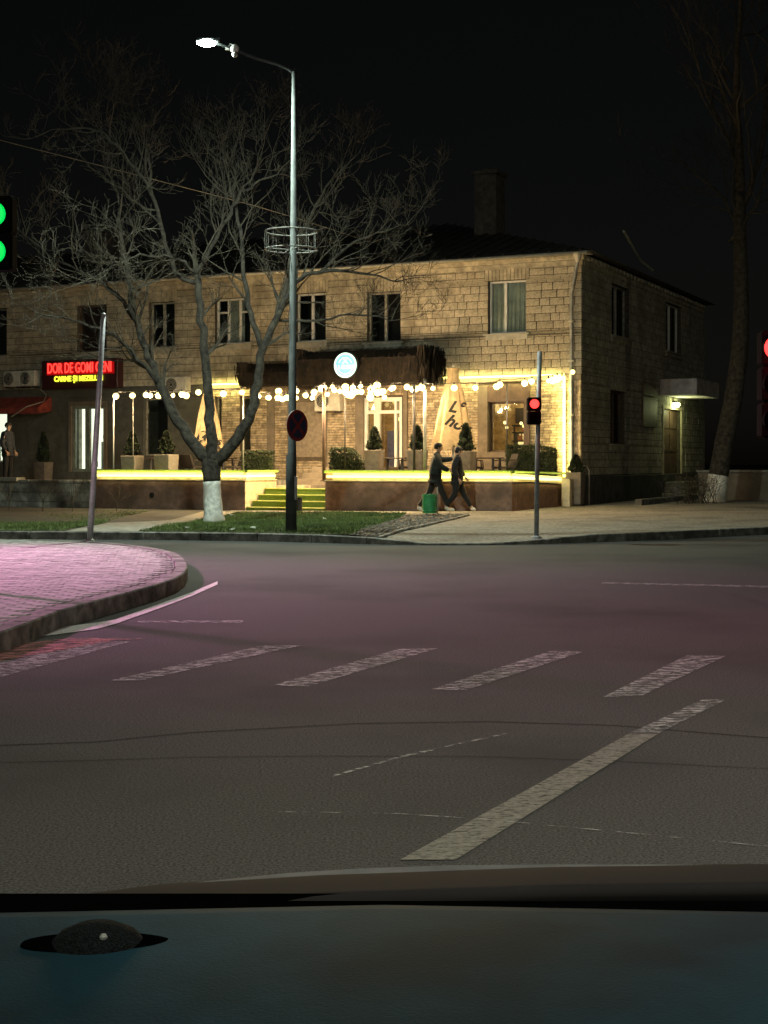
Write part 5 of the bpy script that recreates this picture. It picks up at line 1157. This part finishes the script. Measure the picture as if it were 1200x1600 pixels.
person('person in brown-grey jacket and white shoes walking right, ahead of the companion', (pp.x, pp.y-.1, pav_z(pp.x, pp.y)), 0,
    dict(pelvis=(0,0,.84), chest=(0,0,1.22), neck=(.02,0,1.37), head=(.05,0,1.5), armL=[(.0,.18,1.3),(.06,.24,1.05),(.2,.2,.88)], armR=[(-.0,-.19,1.3),(-.1,-.23,1.06),(.02,-.24,.84)],
         legL=[(.02,.09,.8),(.16,.1,.46),(.36,.1,.12),(.47,.1,.04)], legR=[(-.02,-.09,.8),(-.05,-.1,.46),(-.3,-.1,.14),(-.19,-.1,.04)]), M['jacket2'], M['trous'], M['shoe'], M['hair'], 'pair walking past the terrace', True, 1.0)
Y = 42.6
person('person in long dark coat standing at the left edge by the lit shop window', ((12-600)*Y/F, Y, .72), R(-20),
    dict(pelvis=(0,0,.92), chest=(0,0,1.34), neck=(.01,0,1.5), head=(.03,0,1.65), armL=[(0,.19,1.42),(-.02,.25,1.13),(.1,.22,.92)], armR=[(0,-.19,1.42),(-.03,-.25,1.13),(.1,-.22,.92)],
         legL=[(0,.1,.88),(.02,.11,.48),(0,.11,.09),(.15,.12,.03)], legR=[(0,-.1,.88),(.01,-.11,.48),(-.03,-.11,.09),(.12,-.12,.03)]), M['jacket3'], M['trous'], M['black'], M['hair'], None, True, 1.0)
# ------------------------------------------------------------------ lamps outside the frame, most of them added for their light
def side_lamp(loc, h, label, watts, col, head, aim, spot=R(150), soft=.12):
    t = thing('street_lamp', label, 'street lamp', loc); m = MB(); m.tube([(0,0,-.1),(0,0,h)], [.08,.05], 12); m.build('pole', M['lamp_metal'], t)
    hx, hy = head; m = MB(); m.tube([(0,0,h-.05),(hx,hy,h+.1)], .03, 8); m.build('arm', M['lamp_metal'], t); m = MB(); m.box(hx-.22, hx+.22, hy-.12, hy+.12, h+.06, h+.16); m.build('lamp_head', M['lamp_metal'], t, .02)
    m = MB(); m.box(hx-.18, hx+.18, hy-.09, hy+.09, h+.045, h+.058); m.build('lamp_lens', emit('lens', col, 20), t)
    l = bpy.data.lights.new('street_light', 'SPOT'); l.energy = watts; l.color = col; l.spot_size = spot; l.spot_blend = .9; l.shadow_soft_size = soft; o = link('street_light', l, t, (hx, hy, h)); d = Vector(aim)-(Vector(loc)+Vector((hx, hy, h))); o.rotation_euler = d.to_track_quat('-Z', 'Y').to_euler()
side_lamp((-11.5, 20, .15), 6.4, 'added short post lamp carrying the pink light from left of frame', PINK_W, (1,.36,.73), (.5, 0), (-3.8, 16, 0), R(60), .5)  # post lamp is invented; it carries the pink light of an unseen source
side_lamp((6.5, 1.5, 0), 8.5, 'tall street lamp beside the car on the right', WARM_W, (1,1,.84), (-2.5, .8), (2.5, 4.2, 0), R(105), .15)
side_lamp((24, 33, .1), 8, 'added fill lamp down the side road, unseen right of the frame', 300, (1,.9,.55), (-1.2, 0), (9, 46, 2), R(120), .2)  # no lamp known here; added to brighten the side wall
side_lamp((-7, -14, 0), 9.5, 'added fill lamp on a post behind the car on the left', 7000, (.95,1,.8), (1.2, 1), (-1, 34, 2), R(80), .2)  # added in place of ambient light, fills kerbs, tree and facade from the front
# ------------------------------------------------------------------ the car we look out of
car = thing('car', 'dark car seen from the driver seat over dashboard and bonnet', 'car', (0, 0, 0))
def grid(fn, nu, nv, name, mt, th=0, parent=car, smooth=True):
    m = MB()
    for i in range(nu+1):
        for j in range(nv+1): m.v.append(tuple(fn(i/nu, j/nv)))
    for i in range(nu):
        for j in range(nv): m.f.append((i*(nv+1)+j, (i+1)*(nv+1)+j, (i+1)*(nv+1)+j+1, i*(nv+1)+j+1))
    o = m.build(name, mt, parent, smooth=smooth)
    if th: q = o.modifiers.new('s', 'SOLIDIFY'); q.thickness = th; q.offset = 1 if False else 0
    return o
def dashf(u, v):
    x = -.75+1.5*u; y = .42+.62*v; z = .977+.02*math.sin(v*2.6)-.35*clamp((.2-v)/.2)**2*.4+.012*math.exp(-((x-.25)/.3)**2)*math.sin(v*3.1)-.02*abs(x)
    return (x, y, z-.012)
grid(dashf, 60, 40, 'dashboard', M['dash'], .01)
m = MB(); m.box(-.8, .8, 1.045, 1.17, .8, .953); m.build('windscreen_base', M['rubber'], car, .01)
def bonf(u, v):
    x = -.8+1.7*u; y = 1.14+.9*v; px = 600+x/1.34*F
    crest = np.interp(px, [-800, 150, 250, 500, 850, 1200, 2200], [1560, 1405, 1392, 1376, 1364, 1360, 1450])
    z = CAMZ+(HZ-crest)*1.34/F; return (x, y, z-.5*(y-1.34)**2*(1.6 if y > 1.34 else 1.0)-.30*(y-1.34)*(0.9 if y > 1.34 else .95))
grid(bonf, 80, 30, 'bonnet', M['bonnet'], .012)
m = MB(); tp = []
for px, y0_, y1_ in ((172,1399,1396),(240,1391,1386),(330,1383,1376),(450,1373,1364),(560,1368,1357),(700,1365,1352),(860,1364,1350.5),(1050,1364,1351),(1260,1365,1353)):
    a_ = P(px, y0_, 1.29); b_ = P(px, y1_, 1.31); m.v += [tuple(a_), tuple(b_), tuple(b_+Vector((0,.03,-.012))), tuple(a_+Vector((0,.04,-.01)))]
for k in range(8):
    for q_ in range(4): m.f.append((k*4+q_, k*4+(q_+1) % 4, k*4+4+(q_+1) % 4, k*4+4+q_))
m.build('cowl_trim', mat('grey_cowl_trim', (.14,.137,.135), .8, bump=.1, spec=.2), car, smooth=False)
m = MB(); m.box(-.9, .78, 1.08, 2.1, .35, .6); m.box(-.9, .78, -1.2, .38, .3, .55); m.build('body', M['bonnet'], car, .03)
for sx in (-.86, .74):
    for wy in (1.75, -.9):
        m = MB(); q = MB(); q.lathe([(.2,-.1),(.31,-.1),(.33,-.06),(.33,.06),(.31,.1),(.2,.1)], 24); m.add([(sx+v[2], wy+v[0], .33+v[1]) for v in q.v], q.f); wl_ = m.build('wheel', M['rubber'], car); m = MB(); q = MB(); q.lathe([(.19,-.11),(.2,.11)], 16); m.add([(sx+v[2], wy+v[0], .33+v[1]) for v in q.v], q.f); m.build('rim', M['gut'], wl_)
for sx in (-.65, .5): m = MB(); m.ball((sx, 2.08, .44), .12, 12, 8, (1.3,.4,.6)); m.build('headlight', M['glass'], car)
# little dome on the dashboard
sp_ = Vector((-.189, .95, 0)); t = thing('dash_sensor', 'small dark domed sensor cover on the left of the dashboard', 'sensor', (sp_.x, sp_.y, .985)); t.location.z = .9775
m = MB(); prof = [(.036,0),(.033,.006),(.026,.013),(.014,.018),(.001,.0195)]; q = MB(); q.lathe(prof, 30); m.add([(v[0]*.95, v[1]*.8, v[2]) for v in q.v], q.f)
m.build('dome', mat('textured_black', (.006,.009,.01), .8, spec=.15, var=.4, scale=300, bump=1, bscale=600), t, smooth=True)
m = MB(); m.ball((.007, -.016, .0145), .0028, 8, 5); m.build('indicator', M['pipe'], t)
m = MB(); q = MB(); q.lathe([(.055,-.003),(.05,.006),(.03,.008)], 30); m.add([(v[0], v[1]*.42, v[2]) for v in q.v], q.f); m.build('base_ring', M['rubber'], t)
